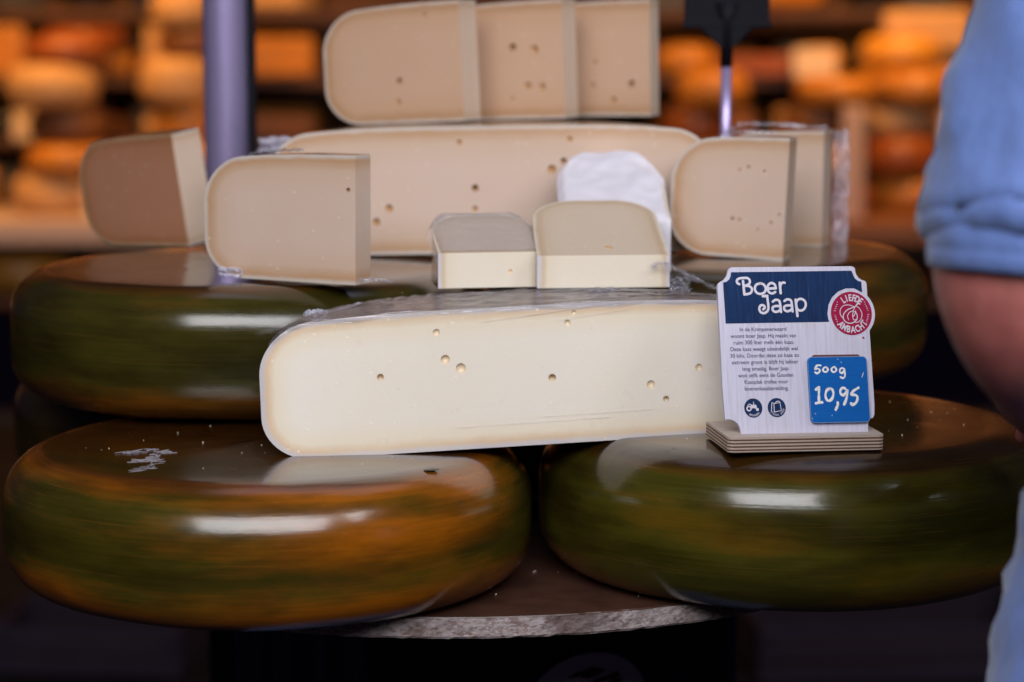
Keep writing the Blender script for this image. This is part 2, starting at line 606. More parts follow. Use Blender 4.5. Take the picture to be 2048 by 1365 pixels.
def bg_wedge(name, x, y, z, R, H, a0, a1, rot, rind, key, label, cat='cheese wedge', group='cheeses on the shop shelves', tilt=(0, 0)):
    """sector of a small wheel, rind and paste as parts"""
    root = thing(name, label, cat, (x, y, z), (tilt[0], tilt[1], rot), group)
    n = 10
    pr = wheel_profile(R, H, H * 0.25, 0.03, 3, 2)
    pr = [p for p in pr if p[0] > 1e-6]
    bm = bmesh.new()
    rows = []
    for i in range(n + 1):
        a = a0 + (a1 - a0) * i / n
        rows.append([bm.verts.new((p * math.cos(a), p * math.sin(a), zz)) for p, zz in pr])
    for A, B in zip(rows[:-1], rows[1:]):
        for j in range(len(pr) - 1):
            bm.faces.new((A[j], B[j], B[j + 1], A[j + 1]))
    obj('rind', bm, BG[rind], root, smooth=True)
    bm = bmesh.new()
    for a in (a0, a1):
        vs_ = [bm.verts.new((p * math.cos(a), p * math.sin(a), zz)) for p, zz in pr] + [bm.verts.new((0, 0, H)), bm.verts.new((0, 0, 0))]
        bm.faces.new(vs_)
    obj('cut_face', bm, BG[key], root)
    return root


# whole and cut cheeses on the shelves; x, shelf height, radius, height, colour, what tells it apart
S0, S1, S2, S3, S4, SD = 0.688, 0.916, 1.125, 1.353, 1.6, 0.435
bgs = [
    (-1.767, S2, 0.114, 0.180, 'orange', 'small orange cheese wheel at the far left, top row of the shelves'),
    (-1.444, S2, 0.167, 0.091, 'orange', 'flat bright orange cheese wheel on the shelf left of the steel post'),
    (-1.454, S2 + 0.093, 0.142, 0.076, 'red', 'dark red waxed cheese lying on the flat orange wheel'),
    (-1.168, S1 + 0.002, 0.104, 0.085, 'tan', 'low tan cheese under the tall tan one beside the steel post'),
    (-1.168, S2, 0.110, 0.186, 'tan', 'tall tan cheese block left of the steel post'),
    (-1.482, S1, 0.162, 0.072, 'brown', 'flat brown cheese wheel in the dark gap of the shelves at left'),
    (-1.767, S1, 0.095, 0.095, 'black', 'black waxed cheese on the shelf at the far left'),
    (-1.244, S0, 0.171, 0.199, 'red', 'red-orange cheese wheel behind the brown wedge at left'),
    (-1.530, S0, 0.104, 0.209, 'tan', 'pale tan round cheese on the pale counter edge at left'),
    (-1.795, S0, 0.076, 0.152, 'yellow', 'yellow cheese at the far left end of the pale counter'),
    (-0.807, S2, 0.129, 0.137, 'orange', 'bright orange cheese wheel between the steel post and the top slices'),
    (-0.807, S3, 0.129, 0.133, 'tan', 'beige cheese on the top shelf right of the steel post'),
    (-0.817, S1, 0.129, 0.080, 'brown', 'brown cheese low on the shelf right of the steel post'),
    (-0.807, S0, 0.095, 0.180, 'tan', 'tan cheese on the counter just right of the steel post'),
    (0.598, S2, 0.114, 0.114, 'orange', 'orange cheese directly right of the topmost slices'),
    (0.874, S2, 0.171, 0.076, 'red', 'flat red cheese behind the black price holder'),
    (0.665, S1, 0.162, 0.095, 'brown', 'brown cheese behind the stem of the black price holder'),
    (0.893, S3, 0.190, 0.114, 'orange', 'orange wheel on the top shelf right of the black price holder'),
    (1.054, S2, 0.080, 0.104, 'yellow', 'small bright yellow cheese ball right of the black price holder'),
    (1.406, S2 + 0.085, 0.162, 0.142, 'tan', 'pale tan cheese lying on top of the yellow wheel beside the sleeve'),
    (1.368, S2, 0.180, 0.084, 'yellow', 'broad yellow cheese wheel on the shelf beside the sleeve'),
    (0.997, S1, 0.104, 0.104, 'tan', 'rosy tan cheese on the middle shelf right of the price holder'),
    (1.254, S0, 0.085, 0.186, 'red', 'dark red upright cheese on the counter at right'),
    (1.396, S0, 0.053, 0.213, 'orange', 'narrow orange cheese standing on the counter beside the sleeve'),
    (1.520, S0, 0.057, 0.190, 'tan', 'narrow tan cheese standing closest to the sleeve'),
    (1.330, S1, 0.209, 0.085, 'brown', 'wide brown cheese on the middle shelf beside the sleeve'),
    (-1.634, SD, 0.190, 0.129, 'orange', 'flat orange cheese in the counter display at far left'),
    (-1.254, SD, 0.162, 0.114, 'yellow', 'yellow cheese in the counter display behind the upper wheel'),
    (1.178, SD, 0.162, 0.118, 'orange', 'orange cheese in the counter display under the green one'),
    (1.501, SD, 0.114, 0.133, 'red', 'red cheese in the counter display left of the sleeve'),
]
for i, (x, z, R, H, key, lab) in enumerate(bgs):
    if z == S0 and any(abs(x - sx) < 0.30 for sx in (-1.47, -1.08, 0.64, 1.03, 1.30)):
        continue
    y = 8.38 if z > 0.8 else 8.02
    (bg_block if key in ('tan', 'brown') or i % 5 == 0 else bg_wheel)('shop_cheese', x, y + 0.06 * math.sin(i * 2.3), z, R, H, key, lab.replace('cheese wheel', 'cheese block') if key in ('tan', 'brown') or i % 5 == 0 else lab, seed=i * 1.37)
random.seed(17)
SHELF = {S0: 'counter level', S1: 'lowest shelf', S2: 'middle shelf', S3: 'upper shelf'}
NTH = ('far left', 'second from left', 'third from left', 'fourth from left', 'left of the slices', 'right of the slices', 'fourth from right', 'third from right', 'second from right', 'far right')
for z, hh in ((S0, .19), (S1, .165), (S2, .18), (S3, .18)):
    for q, x in enumerate((-1.80, -1.52, -1.25, -0.95, -0.76, 0.57, 0.80, 1.05, 1.29, 1.52)):
        fn_, key = random.choice([bg_wheel, bg_block]), random.choice(['orange', 'orange', 'red', 'tan', 'brown', 'brown', 'tan'])
        fn_('shop_cheese', x + random.uniform(-.05, .05), 8.76, z, random.uniform(.09, .14), hh * random.uniform(.5, 1.0), key,
            'blurred %s cheese %s in the back row, %s, %s' % (key, 'wheel' if fn_ is bg_wheel else 'block', SHELF[z], NTH[q]), group='back row of cheeses on the shop shelves', seed=random.uniform(0, 6))
# stacks of wheels standing on the counter in front of the shelves
for x, y, R, spec, where in ((-1.47, 7.95, 0.150, (('tan', .13), ('orange', .10), ('brown', .12), ('tan', .14), ('red', .09)), 'stack at the far left'),
                             (-1.08, 8.05, 0.125, (('brown', .12), ('tan', .11), ('orange', .13), ('tan', .15), ('brown', .10), ('tan', .12)), 'stack left of the steel pole'),
                             (0.64, 8.00, 0.120, (('brown', .13), ('brown', .10), ('red', .12), ('orange', .12)), 'stack behind the placard stem'),
                             (1.03, 7.95, 0.135, (('red', .10), ('tan', .12), ('brown', .14), ('orange', .09)), 'stack right of the placard stem'),
                             (1.30, 8.08, 0.145, (('orange', .12), ('red', .13), ('tan', .10), ('orange', .12), ('yellow', .11)), 'stack closest to the sleeve')):
    z = S0
    for q, (key, h) in enumerate(spec):
        bg_wheel('shop_cheese', x + 0.03 * math.sin(q * 2.1 + x), y + 0.02 * math.cos(q * 3), z, R * (1 - 0.07 * (q % 3)), h, key,
                 '%s cheese wheel, %s from below in the blurred %s' % (key, ('first', 'second', 'third', 'fourth', 'fifth', 'sixth')[q], where), group='stacked cheeses on the shop counter', seed=q + x * 3)
        z += h
# pale price cards standing along the shelves
M['card_paper'] = plain('shop_card_paper', (0.62, 0.50, 0.42), 0.7, var=0.08)
for x, z, lab in ((-1.62, S1, 'small pale price card on the middle shelf at far left'), (-1.30, S0, 'small pale price card on the counter behind the brown wedge'), (1.52, S1, 'small pale price card on the middle shelf beside the sleeve'), (1.02, S2, 'small pale price card on the shelf right of the black placard')):
    c_ = obj('price_card', box_bm(-0.07, 0.07, -0.004, 0.004, 0, 0.10, 0.002), M['card_paper'])
    c_.location = (x, 8.20 if z > 0.8 else 7.72, z)
    c_.rotation_euler = (R_(-12), 0, 0)
    tag(c_, lab, 'price card', 'price cards in the shop')
gb = bg_wheel('shop_cheese', 1.40, 7.76, S0, .068, .118, 'green', 'dark green waxed cheese beside the sleeve at right', seed=2.0)
# pale wooden post of the shop front behind the wrapped wedge
pw = obj('wooden_post', box_bm(-0.033, 0.033, -0.03, 0.03, 0.0, 0.36, 0.005), BG['pink'])
pw.location = (1.085, 7.72, 0.688)
tag(pw, 'short pinkish wooden post standing behind the wrapped wedge at right', 'post')

# low crates on the ground in front of the counter
M['crate'] = plain('crate_plastic', (0.035, 0.025, 0.04), 0.9, var=0.2, scale=12, spec=0.05)


def crate(x, y, w, d, h, rz, lab):
    r = thing('crate', lab, 'crate', (x, y, 0), (0, 0, rz), 'crates on the ground')
    obj('bottom', box_bm(-w / 2, w / 2, -d / 2, d / 2, 0, 0.012, 0.002), M['crate'], r)
    nrow = 3
    for i in range(nrow):
        z0 = 0.013 + (h - 0.013) * i / nrow
        z1 = z0 + (h - 0.013) / nrow * 0.78
        for a, b, c, e in ((-w / 2, w / 2, -d / 2, -d / 2 + 0.012), (-w / 2, w / 2, d / 2 - 0.012, d / 2)):
            obj('slat', box_bm(a, b, c, e, z0, z1, 0.002), M['crate'], r)
        for a in (-w / 2, w / 2 - 0.012):
            obj('slat', box_bm(a, a + 0.012, -d / 2 + 0.013, d / 2 - 0.013, z0, z1, 0.002), M['crate'], r)
    for a in (-w / 2 + 0.013, w / 2 - 0.033):
        for c in (-d / 2 + 0.0125, d / 2 - 0.0325):
            obj('corner_post', box_bm(a, a + 0.02, c, c + 0.02, 0.013, h, 0.001), M['crate'], r)


crate(0.78, 4.95, 0.60, 0.40, 0.12, 0.08, 'violet grey crate on the ground behind the right side of the table')
crate(-0.86, 4.95, 0.40, 0.30, 0.10, -0.1, 'dim grey crate on the ground behind the left side of the table')

# steel stall pole
pole = thing('stall_pole', 'upright steel stall pole behind the wedges at left', 'pole', (-0.348, 2.95, 0))
M['steel'] = plain('brushed_steel', (0.46, 0.38, 0.66), 0.28, metal=0.55, var=0.06, scale=8)
M['blackmetal'] = plain('black_metal', (0.006, 0.006, 0.010), 0.6, var=0.2, scale=20, spec=0.12)
obj('pole_tube', lathe_bm([(0, 0.012), (0.0265, 0.012), (0.0265, 2.6), (0, 2.6)], 32), M['steel'], pole)
smooth_by_angle(pole.children[0])
obj('pole_shade_tube', lathe_bm([(0.0268, 0.0125), (0.031, 0.0125), (0.031, 0.90), (0.0268, 0.90)], 24), M['blackmetal'], pole)  # added part: stands in for the dark that swallows the lower pole
obj('base_plate', box_bm(-.07, .07, -.07, .07, 0, 0.012, 0.002), M['blackmetal'], pole)
obj('rail', box_bm(0.0262, 0.036, 0.0, 0.018, 0.013, 2.6, 0.001), M['blackmetal'], pole)

# ------------------------------------------------------------------ table: chipboard disc on a covered box
TZ = 0.82
tab = thing('round_table', 'round chipboard table top with brown laminate under the wheels', 'table', (-0.055, 2.488, 0))
t = NT('chipboard_edge')
o_ = t.obj()
vo = t.n('ShaderNodeTexVoronoi')
vo.inputs['Scale'].default_value = 430
t.l(t.mapping(o_, sc=(0.6, 0.6, 1.2)), vo.inputs['Vector'])
sc_ = t.n('ShaderNodeSeparateColor')
t.l(vo.outputs['Color'], sc_.inputs[0])
n_ = t.noise(o_, 60, 5, 0.7)
f_ = t.math('ADD', t.math('MULTIPLY', sc_.outputs[0], 0.5), t.math('MULTIPLY', n_, 0.7))
c_ = t.ramp(f_, [(0.30, (0.16, 0.10, 0.085)), (0.50, (0.30, 0.23, 0.22)), (0.8, (0.40, 0.34, 0.35))])
stain = t.ramp(t.noise(o_, 14, 4), [(0.52, 0.0), (0.66, 1.0)])
c_ = t.mix(t.math('MULTIPLY', stain, 0.7), c_, (0.09, 0.05, 0.045))
t.set(Base_Color=c_, Roughness=0.85)
t.bump(f_, 0.8, 0.003)
M['chip'] = t.m
t = NT('laminate_brown')
o_ = t.obj()
n_ = t.noise(o_, 25, 5)
t.set(Base_Color=t.ramp(n_, [(0.3, (0.050, 0.020, 0.013)), (0.7, (0.085, 0.036, 0.024))]), Roughness=t.math('MULTIPLY_ADD', t.noise(o_, 80, 4), 0.3, 0.25))
sp = t.ramp(t.noise(o_, 500, 2), [(0.72, 0.0), (0.80, 1.0)])
t.bump(sp, 0.3, 0.0006)
M['lam'] = t.m
RT = 0.45
bm = bmesh.new()
N = 420
rows = []
for k, z in enumerate((TZ - 0.0195, TZ - 0.017, TZ - 0.013, TZ - 0.009, TZ - 0.005, TZ - 0.0012)):
    ring = []
    for i in range(N):
        a = 2 * math.pi * i / N
        q = Vector((math.cos(a) * 60, math.sin(a) * 60, z * 400))
        rr = RT + 0.0011 * noise.noise(q) + 0.0006 * noise.noise(q * 2.7)
        dz = 0
        if k == 0:
            rr -= 0.0012 + 0.0012 * abs(noise.noise(q * 0.5))
            dz = 0.0022 * abs(noise.noise(q * 0.4 + Vector((9, 9, 9))))
        ring.append(bm.verts.new((rr * math.cos(a), rr * math.sin(a), z + dz)))
    rows.append(ring)
for A, B in zip(rows[:-1], rows[1:]):
    for i in range(N):
        bm.faces.new((A[i], A[(i + 1) % N], B[(i + 1) % N], B[i]))
bm.faces.new(list(reversed(rows[0])))
obj('chipboard_core', bm, M['chip'], tab, smooth=False)
bm = bmesh.new()
rows = []
for z, rr0 in ((TZ - 0.0012, RT - 0.0004), (TZ, RT - 0.001)):
    rows.append([bm.verts.new(((rr0 - 0.0016 * max(0, noise.noise(Vector((math.cos(i / N * 6.283) * 40, math.sin(i / N * 6.283) * 40, 3)))) ) * math.cos(i / N * 6.283185),
                               (rr0 - 0.0016 * max(0, noise.noise(Vector((math.cos(i / N * 6.283) * 40, math.sin(i / N * 6.283) * 40, 3)))) ) * math.sin(i / N * 6.283185), z)) for i in range(N)])
for i in range(N):
    bm.faces.new((rows[0][i], rows[0][(i + 1) % N], rows[1][(i + 1) % N], rows[1][i]))
bm.faces.new(rows[1])
bm.faces.new(list(reversed(rows[0])))
obj('laminate', bm, M['lam'], tab)

# box stand wrapped in black cloth
ped = thing('box_stand', 'black cloth-covered box carrying the round table top', 'stand', (-0.131, 2.25, 0), (0, 0, R_(32)))
t = NT('black_cloth')
o_ = t.obj()
wv = t.n('ShaderNodeTexWave')
wv.inputs['Scale'].default_value = 900
t.l(o_, wv.inputs['Vector'])
n_ = t.noise(t.mapping(o_, sc=(30, 30, 3)), 1.0, 3)
t.set(Base_Color=t.ramp(n_, [(0.35, (0.006, 0.006, 0.010)), (0.75, (0.014, 0.016, 0.030))]), Roughness=0.55)
t.b.inputs['Sheen Weight'].default_value = 0.6
t.b.inputs['Sheen Tint'].default_value = (0.4, 0.5, 1.0, 1)
t.bump(wv.outputs[1], 0.15, 0.0004)
M['cloth'] = t.m
bm = bmesh.new()
LX, LY = 0.43, 0.30
per = []
for i in range(60):
    per.append((LX * i / 60, 0, 0, -1))
for i in range(40):
    per.append((LX, LY * i / 40, 1, 0))
for i in range(60):
    per.append((LX * (1 - i / 60), LY, 0, 1))
for i in range(40):
    per.append((0, LY * (1 - i / 40), -1, 0))
zs = [0.0 + (TZ - 0.0205) * j / 30 for j in range(31)]
rows = []
for z in zs:
    ring = []
    for x, y, nx, ny in per:
        u = x + y * 1.7
        slack = (TZ - z) * 0.03
        d = 0.004 + (0.010 + slack * 0.4) * max(0, noise.noise(Vector((u * 16 + z * 3.0, z * 1.3, 2)))) + 0.004 * noise.noise(Vector((u * 40 - z * 8, z * 5, 7)))
        ring.append(bm.verts.new((x + nx * d, y + ny * d, z)))
    rows.append(ring)
n = len(per)
for A, B in zip(rows[:-1], rows[1:]):
    for i in range(n):
        bm.faces.new((A[i], A[(i + 1) % n], B[(i + 1) % n], B[i]))
bm.faces.new(list(reversed(rows[0])))
bm.faces.new(rows[-1])
obj('cloth_cover', bm, M['cloth'], ped, smooth=True)
# round pale print with dark red marks, only its top edge shows
M['print_pale'] = plain('print_pale', (0.50, 0.40, 0.56), 0.7, var=0.1, spec=0.1)
M['print_maroon'] = plain('print_maroon', (0.045, 0.006, 0.012), 0.5, var=0.2)
dc = obj('round_print', prism_bm([(0.072 * math.cos(i * 2 * math.pi / 64), 0.050 * math.sin(i * 2 * math.pi / 64)) for i in range(64)], 0, 0.001), M['print_pale'], ped)
dc.location = (0.225, -0.026, 0.655)
dc.rotation_euler = (R_(90), 0, 0)
bm = bmesh.new()
random.seed(3)
for i in range(26):
    cx = random.uniform(-0.045, 0.045)
    cy = random.uniform(-0.02, 0.036 - 0.012 * abs(cx) / 0.045)
    w_, h_ = random.uniform(0.004, 0.016), random.uniform(0.001, 0.003)
    outl = [(cx + w_ * math.cos(k * math.pi / 5) * (1 + 0.4 * random.random()), cy + h_ * math.sin(k * math.pi / 5) * (1 + 0.6 * random.random()) + 0.15 * w_ * math.cos(k * math.pi / 5)) for k in range(10)]
    prism_bm(outl, 0.0013 + 0.00005 * i, 0.0014 + 0.00005 * i, bm=bm)
pm = obj('dark_marks', bm, M['print_maroon'], dc)


# ------------------------------------------------------------------ whole wheels
def wheel(name, label, x, y, z, mat, R=0.24, H=0.13, r=0.047, rz=0.0, seed=0.0, tilt=(0, 0), group='whole waxed cheese wheels in the stack'):
    o = obj(name, lathe_bm(wheel_profile(R, H, r, 0.045, 12, 9), 128, 0.010, seed), mat, smooth=True)
    o.location = (x, y, z)
    o.rotation_euler = (tilt[0], tilt[1], rz)
    return tag(o, label, 'cheese wheel', group)


wl = wheel('whole_cheese', 'amber and green waxed cheese wheel at front left, pale scuff on its top', -0.2245, 2.195, TZ, M['wax_a'], R=0.2425, H=0.130, rz=0.0, seed=1.0)
wr = wheel('whole_cheese', 'glossy olive green cheese wheel at front right carrying the wooden sign', 0.2655, 2.255, TZ, M['wax_b'], R=0.2405, H=0.141, r=0.05, rz=0.0, seed=4.0)
wbl = wheel('whole_cheese', 'dark cheese wheel at left, mostly hidden in shadow beneath the upper one', -0.318, 2.69, TZ, M['wax_e'], H=0.132, seed=8.0)
wbr = wheel('whole_cheese', 'cheese wheel hidden behind the front right one, under the upper right wheel', 0.165, 2.80, TZ, M['wax_e'], H=0.134, rz=1.0, seed=9.0)
wul = wheel('whole_cheese', 'brown and green upper cheese wheel at left under the two wedges', -0.274, 2.475, TZ + 0.133, M['wax_c'], H=0.131, r=0.043, rz=0.0, seed=12.0)
wur = wheel('whole_cheese', 'brown upper cheese wheel at right behind the wooden sign', 0.208, 2.605, TZ + 0.1395, M['wax_d'], H=0.129, r=0.043, rz=0.0, seed=16.0)

# dried pale scuff on the front left wheel
M['scuff'] = plain('scuff_pale', (0.27, 0.24, 0.27), 0.7, var=0.3, scale=200, bump=0.5)
bm = bmesh.new()
random.seed(11)


def flake(cx, cy, L, Wd, ang, z, bm):
    """ragged sliver of dried wax"""
    pts = []
    n = 14
    for s in (1, -1):
        for i in range(n):
            u = i / (n - 1) if s == 1 else 1 - i / (n - 1)
            ww = Wd * (math.sin(math.pi * (0.06 + 0.88 * u)) ** 0.7) * (0.45 + 0.8 * random.random())
            x, y = (u - 0.5) * L, s * ww
            pts.append((cx + x * math.cos(ang) - y * math.sin(ang), cy + x * math.sin(ang) + y * math.cos(ang)))
    prism_bm(pts, z, z + 0.0004, bm=bm)


def ragged(poly, z):
    q = []
    for i, p in enumerate(poly):
        p, n_ = Vector(p), Vector(poly[(i + 1) % len(poly)])
        for k in range(5):
            u = p.lerp(n_, k / 5)
            q.append((u.x + random.uniform(-1, 1) * 0.0007, u.y + random.uniform(-1, 1) * 0.003))
    prism_bm(q, z, z + 0.0004, bm=bm)


SCUFF = ([(-0.125, -0.0742), (-0.116, -0.06), (-0.106, -0.063), (-0.1, -0.0577), (-0.085, -0.0652), (-0.076, -0.0727), (-0.083, -0.0832), (-0.09, -0.0795), (-0.094, -0.0885), (-0.105, -0.078), (-0.112, -0.0817)],
         [(-0.095, -0.0832), (-0.085, -0.096), (-0.083, -0.1147), (-0.078, -0.1222), (-0.084, -0.1305), (-0.079, -0.144), (-0.081, -0.1605), (-0.088, -0.1455), (-0.092, -0.1552), (-0.102, -0.1703), (-0.1, -0.1507), (-0.093, -0.132), (-0.094, -0.12), (-0.103, -0.117), (-0.11, -0.12), (-0.104, -0.1065), (-0.096, -0.1065)])


def inside(p, poly):
    c = False
    for i in range(len(poly)):
        (x0, y0), (x1, y1) = poly[i - 1], poly[i]
        if (y0 > p[1]) != (y1 > p[1]) and p[0] < (x1 - x0) * (p[1] - y0) / (y1 - y0) + x0:
            c = not c
    return c


n_ = 0
while n_ < 75:
    p = (random.uniform(-0.128, -0.072), random.uniform(-0.175, -0.055))
    if any(inside(p, q) for q in SCUFF):
        flake(p[0], p[1], random.uniform(0.005, 0.016), random.uniform(0.0005, 0.0016), random.gauss(0.5, 0.7), 0.1301 + 0.000004 * n_, bm)
        n_ += 1
for v in bm.verts:
    v.co.z -= 0.130 * 0.045 * (math.hypot(v.co.x, v.co.y) / 0.2405) ** 4
sc_o = obj('scuff', bm, M['scuff'], wl)
sc_o['kind'] = 'stuff'
M['dab'] = plain('dab_dark_green', (0.010, 0.022, 0.014), 0.4)
bm = bmesh.new()
flake(0.155, -0.139, 0.014, 0.005, 0.4, 0.1262, bm)
obj('dark_dab', bm, M['dab'], wl)


# ------------------------------------------------------------------ cut cheeses
def hole_cutters(holes):
    """holes: (center, radius)"""
    bm = bmesh.new()
    for c, r in holes:
        bmesh.ops.create_icosphere(bm, subdivisions=2, radius=r, matrix=Matrix.Translation(c))
    me = bpy.data.meshes.new('cut')
    bm.to_mesh(me)
    bm.free()
    return bpy.data.objects.new('cut', me)


def cut_cheese(name, label, cat, planes, holes, paste, rind, root_loc, child_mat, rot, scale=(1, 1, 1), group=None, R=PR, H=PH, r=PC, hole_mat=None, seed=0.0, end_paste=None, end_i=1):
    """a wheel cut by planes [(point, outward normal)]; mesh stays in wheel coordinates, child_mat brings it to its root"""
    bm = lathe_bm(wheel_profile(R, H, r, CROWN, 12, 7), 112, 0.0, seed)
    for pi_, (p, nrm) in enumerate(planes):
        geom = bm.verts[:] + bm.edges[:] + bm.faces[:]
        res = bmesh.ops.bisect_plane(bm, geom=geom, dist=1e-6, plane_co=Vector(p), plane_no=Vector(nrm), clear_outer=True)
        edges = [e for e in res['geom_cut'] if isinstance(e, bmesh.types.BMEdge)]
        fill = bmesh.ops.contextual_create(bm, geom=edges)
        for f in fill['faces']:
            f.material_index = 3 if (end_paste and pi_ == end_i) else 1
            if f.normal.dot(Vector(nrm)) < 0:
                f.normal_flip()
    bmesh.ops.recalc_face_normals(bm, faces=bm.faces)
    if hole_mat is None:
        hole_mat = M['hole_tan'] if paste in (M['paste_mid'], M['paste_top'], M['paste_old']) else (M['hole_pale'] if paste is M['paste_young'] else M['hole'])
    me = bpy.data.meshes.new(name + '_solid')
    bm.to_mesh(me)
    bm.free()
    me.materials.append(rind)
    me.materials.append(paste)
    me.materials.append(hole_mat or M['hole'])
    me.materials.append(end_paste or paste)
    if holes:
        tmp = bpy.data.objects.new('tmp', me)
        COL.objects.link(tmp)
        ct = hole_cutters(holes)
        for m_ in (rind, paste, hole_mat or M['hole'], end_paste or paste):
            ct.data.materials.append(m_)
        for p in ct.data.polygons:
            p.material_index = 2
        COL.objects.link(ct)
        md = tmp.modifiers.new('b', 'BOOLEAN')
        md.object = ct
        md.operation = 'DIFFERENCE'
        md.solver = 'EXACT'
        dg = bpy.context.evaluated_depsgraph_get()
        me2 = bpy.data.meshes.new_from_object(tmp.evaluated_get(dg))
        bpy.data.objects.remove(tmp)
        bpy.data.objects.remove(ct)
        me = me2
    root = thing(name, label, cat, root_loc, rot, group)
    root.scale = scale
    for part, keep in (('rind', (0,)), ('paste', (1, 2, 3))):
        b2 = bmesh.new()
        b2.from_mesh(me)
        bmesh.ops.delete(b2, geom=[f for f in b2.faces if f.material_index not in keep], context='FACES')
        for f in b2.faces:
            f.smooth = (part == 'rind') or f.material_index == 2
        if part == 'paste':
            for e in b2.edges:
                if len(e.link_faces) == 2 and e.link_faces[0].material_index != e.link_faces[1].material_index:
                    e.smooth = False
        m2 = bpy.data.meshes.new(part)
        b2.to_mesh(m2)
        b2.free()
        for m_ in (rind, paste, hole_mat or M['hole'], end_paste or paste):
            m2.materials.append(m_)
        o = bpy.data.objects.new(part, m2)
        COL.objects.link(o)
        o.parent = root
        o.matrix_local = child_mat
    return root


def hx(lst, y, k=0.35):
    """eyes on a cut face at plane y: (x, z, r) -> sphere centre a little behind the face"""
    return [(Vector((x, y + r * (0.5 if i % 4 == 0 else (-0.45 if i % 2 else -0.15)), z)), r * (0.95 if i % 4 == 0 else 1.08)) for i, (x, z, r) in enumerate(lst)]


def half_wheel(name, label, c, holes, paste, rind, loc, yaw, roll, **kw):
    return cut_cheese(name, label, 'cut cheese', [((0, c, 0), (0, -1, 0))], hx(holes, c), paste, rind, loc, Matrix.Translation((0, -c, 0)), (0, R_(roll), R_(yaw)), **kw)


front = half_wheel('cut_cheese', 'large pale cut cheese with cream face at the front, leaning against the sign', 0.04,
                   [(-0.1252, 0.0694, 0.004), (-0.0739, 0.1064, 0.0035), (-0.0669, 0.082, 0.004), (-0.0532, 0.0733, 0.0049), (0.0288, 0.0601, 0.0045), (0.0442, 0.1087, 0.0031),
                    (0.0503, 0.1175, 0.0022), (0.1189, 0.0487, 0.0041), (0.1326, 0.0348, 0.0036), (0.1635, 0.0617, 0.0036)],
                   M['paste_young'], M['rind'], (0.0095, 2.133, 0.9535), 9.4, -1.9)
back = half_wheel('cut_cheese', 'large half wheel with beige face behind the wedges, three slices on top', 0.0,
                  [(-0.0176, 0.0651, 0.0047), (-0.1081, 0.0462, 0.0042), (-0.1216, 0.0328, 0.0037), (0.0628, 0.0826, 0.0047), (0.0754, 0.0907, 0.0042), (0.0821, 0.112, 0.0031), (-0.0334, 0.1104, 0.0026), (-0.018, 0.0447, 0.0031)],
                  M['paste_mid'], M['rind'], (-0.02, 2.53, 1.0875), 0, -0.8, scale=(1, 1, 1.06))


def slice_piece(name, label, a, t0, t1, holes, paste, rind, loc, yaw, roll, pitch=0.0, zs=1.0, R=PR, group=None, end=None):
    """block cut from a wheel: rind at the left end, cut front, right end and back"""
    planes = [((0, 0, 0), (0, -1, 0)), ((-a, 0, 0), (1, 0, 0))]
    p, q = Vector((-a, t0, 0)), Vector((-R, t1, 0))
    d = (q - p).normalized()
    nrm = Vector((-d.y, d.x, 0))
    if nrm.y < 0:
        nrm = -nrm
    planes.append((p, nrm))
    return cut_cheese(name, label, 'cheese wedge', planes, hx(holes, 0.0), paste, rind, loc, Matrix.Translation((a, 0, 0)), (R_(pitch), R_(roll), R_(yaw)), scale=(1, 1, zs), group=group, end_paste=end)


TOPZ = 1.2225
slice_piece('cheese_wedge', 'leftmost of the three slices on top of the stack, rounded rind at left', 0.070, 0.047, 0.055, [(-0.1443, 0.0447, 0.0043), (-0.1468, 0.0226, 0.0033), (-0.1103, 0.113, 0.0022)],
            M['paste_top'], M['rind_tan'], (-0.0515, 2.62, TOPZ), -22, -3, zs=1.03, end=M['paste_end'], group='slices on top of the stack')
slice_piece('cheese_wedge', 'middle one of the three slices on top of the stack', 0.070, 0.042, 0.05, [(-0.1297, 0.0766, 0.0055), (-0.104, 0.0736, 0.005), (-0.1128, 0.0353, 0.0039), (-0.0962, 0.0338, 0.0044), (-0.1315, 0.0226, 0.0022)],
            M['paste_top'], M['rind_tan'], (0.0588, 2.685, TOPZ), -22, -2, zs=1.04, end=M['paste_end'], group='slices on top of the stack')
slice_piece('cheese_wedge', 'rightmost of the three slices on top of the stack', 0.070, 0.030, 0.04, [(-0.0924, 0.0349, 0.0051), (-0.1394, 0.0337, 0.0034), (-0.114, 0.0176, 0.0034), (-0.1362, 0.059, 0.0028)],
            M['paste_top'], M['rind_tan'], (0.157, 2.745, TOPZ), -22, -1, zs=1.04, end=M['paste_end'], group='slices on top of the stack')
wedge_b = slice_piece('cheese_wedge', 'upright beige wedge on the upper left wheel, nearer of the two', 0.070, 0.030, 0.05, [(-0.0774, 0.0925, 0.0028)],
                      M['paste_mid'], M['rind'], (-0.147, 2.255, 1.0845), -25, 0.5, zs=0.965, group='wedges standing on the upper wheels')
wedge_a = slice_piece('cheese_wedge', 'tilted brown wedge with pale cut end at far left', 0.078, 0.042, 0.05, [],
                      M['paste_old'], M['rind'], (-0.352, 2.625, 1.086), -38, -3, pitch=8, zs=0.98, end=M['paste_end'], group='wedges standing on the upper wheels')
wedge_c = slice_piece('cheese_wedge', 'rounded beige wedge with tiny holes standing above the sign', 0.113, 0.033, 0.045,
                      [(-0.1679, 0.0397, 0.0022), (-0.1604, 0.0393, 0.0017), (-0.154, 0.0936, 0.0017), (-0.1633, 0.0904, 0.0016), (-0.1371, 0.0903, 0.0017), (-0.1195, 0.0473, 0.0016), (-0.1273, 0.0384, 0.0016), (-0.1409, 0.0306, 0.0014)],
                      M['paste_mid'], M['rind'], (0.276, 2.455, 1.087), -20, 2.5, group='wedges standing on the upper wheels')
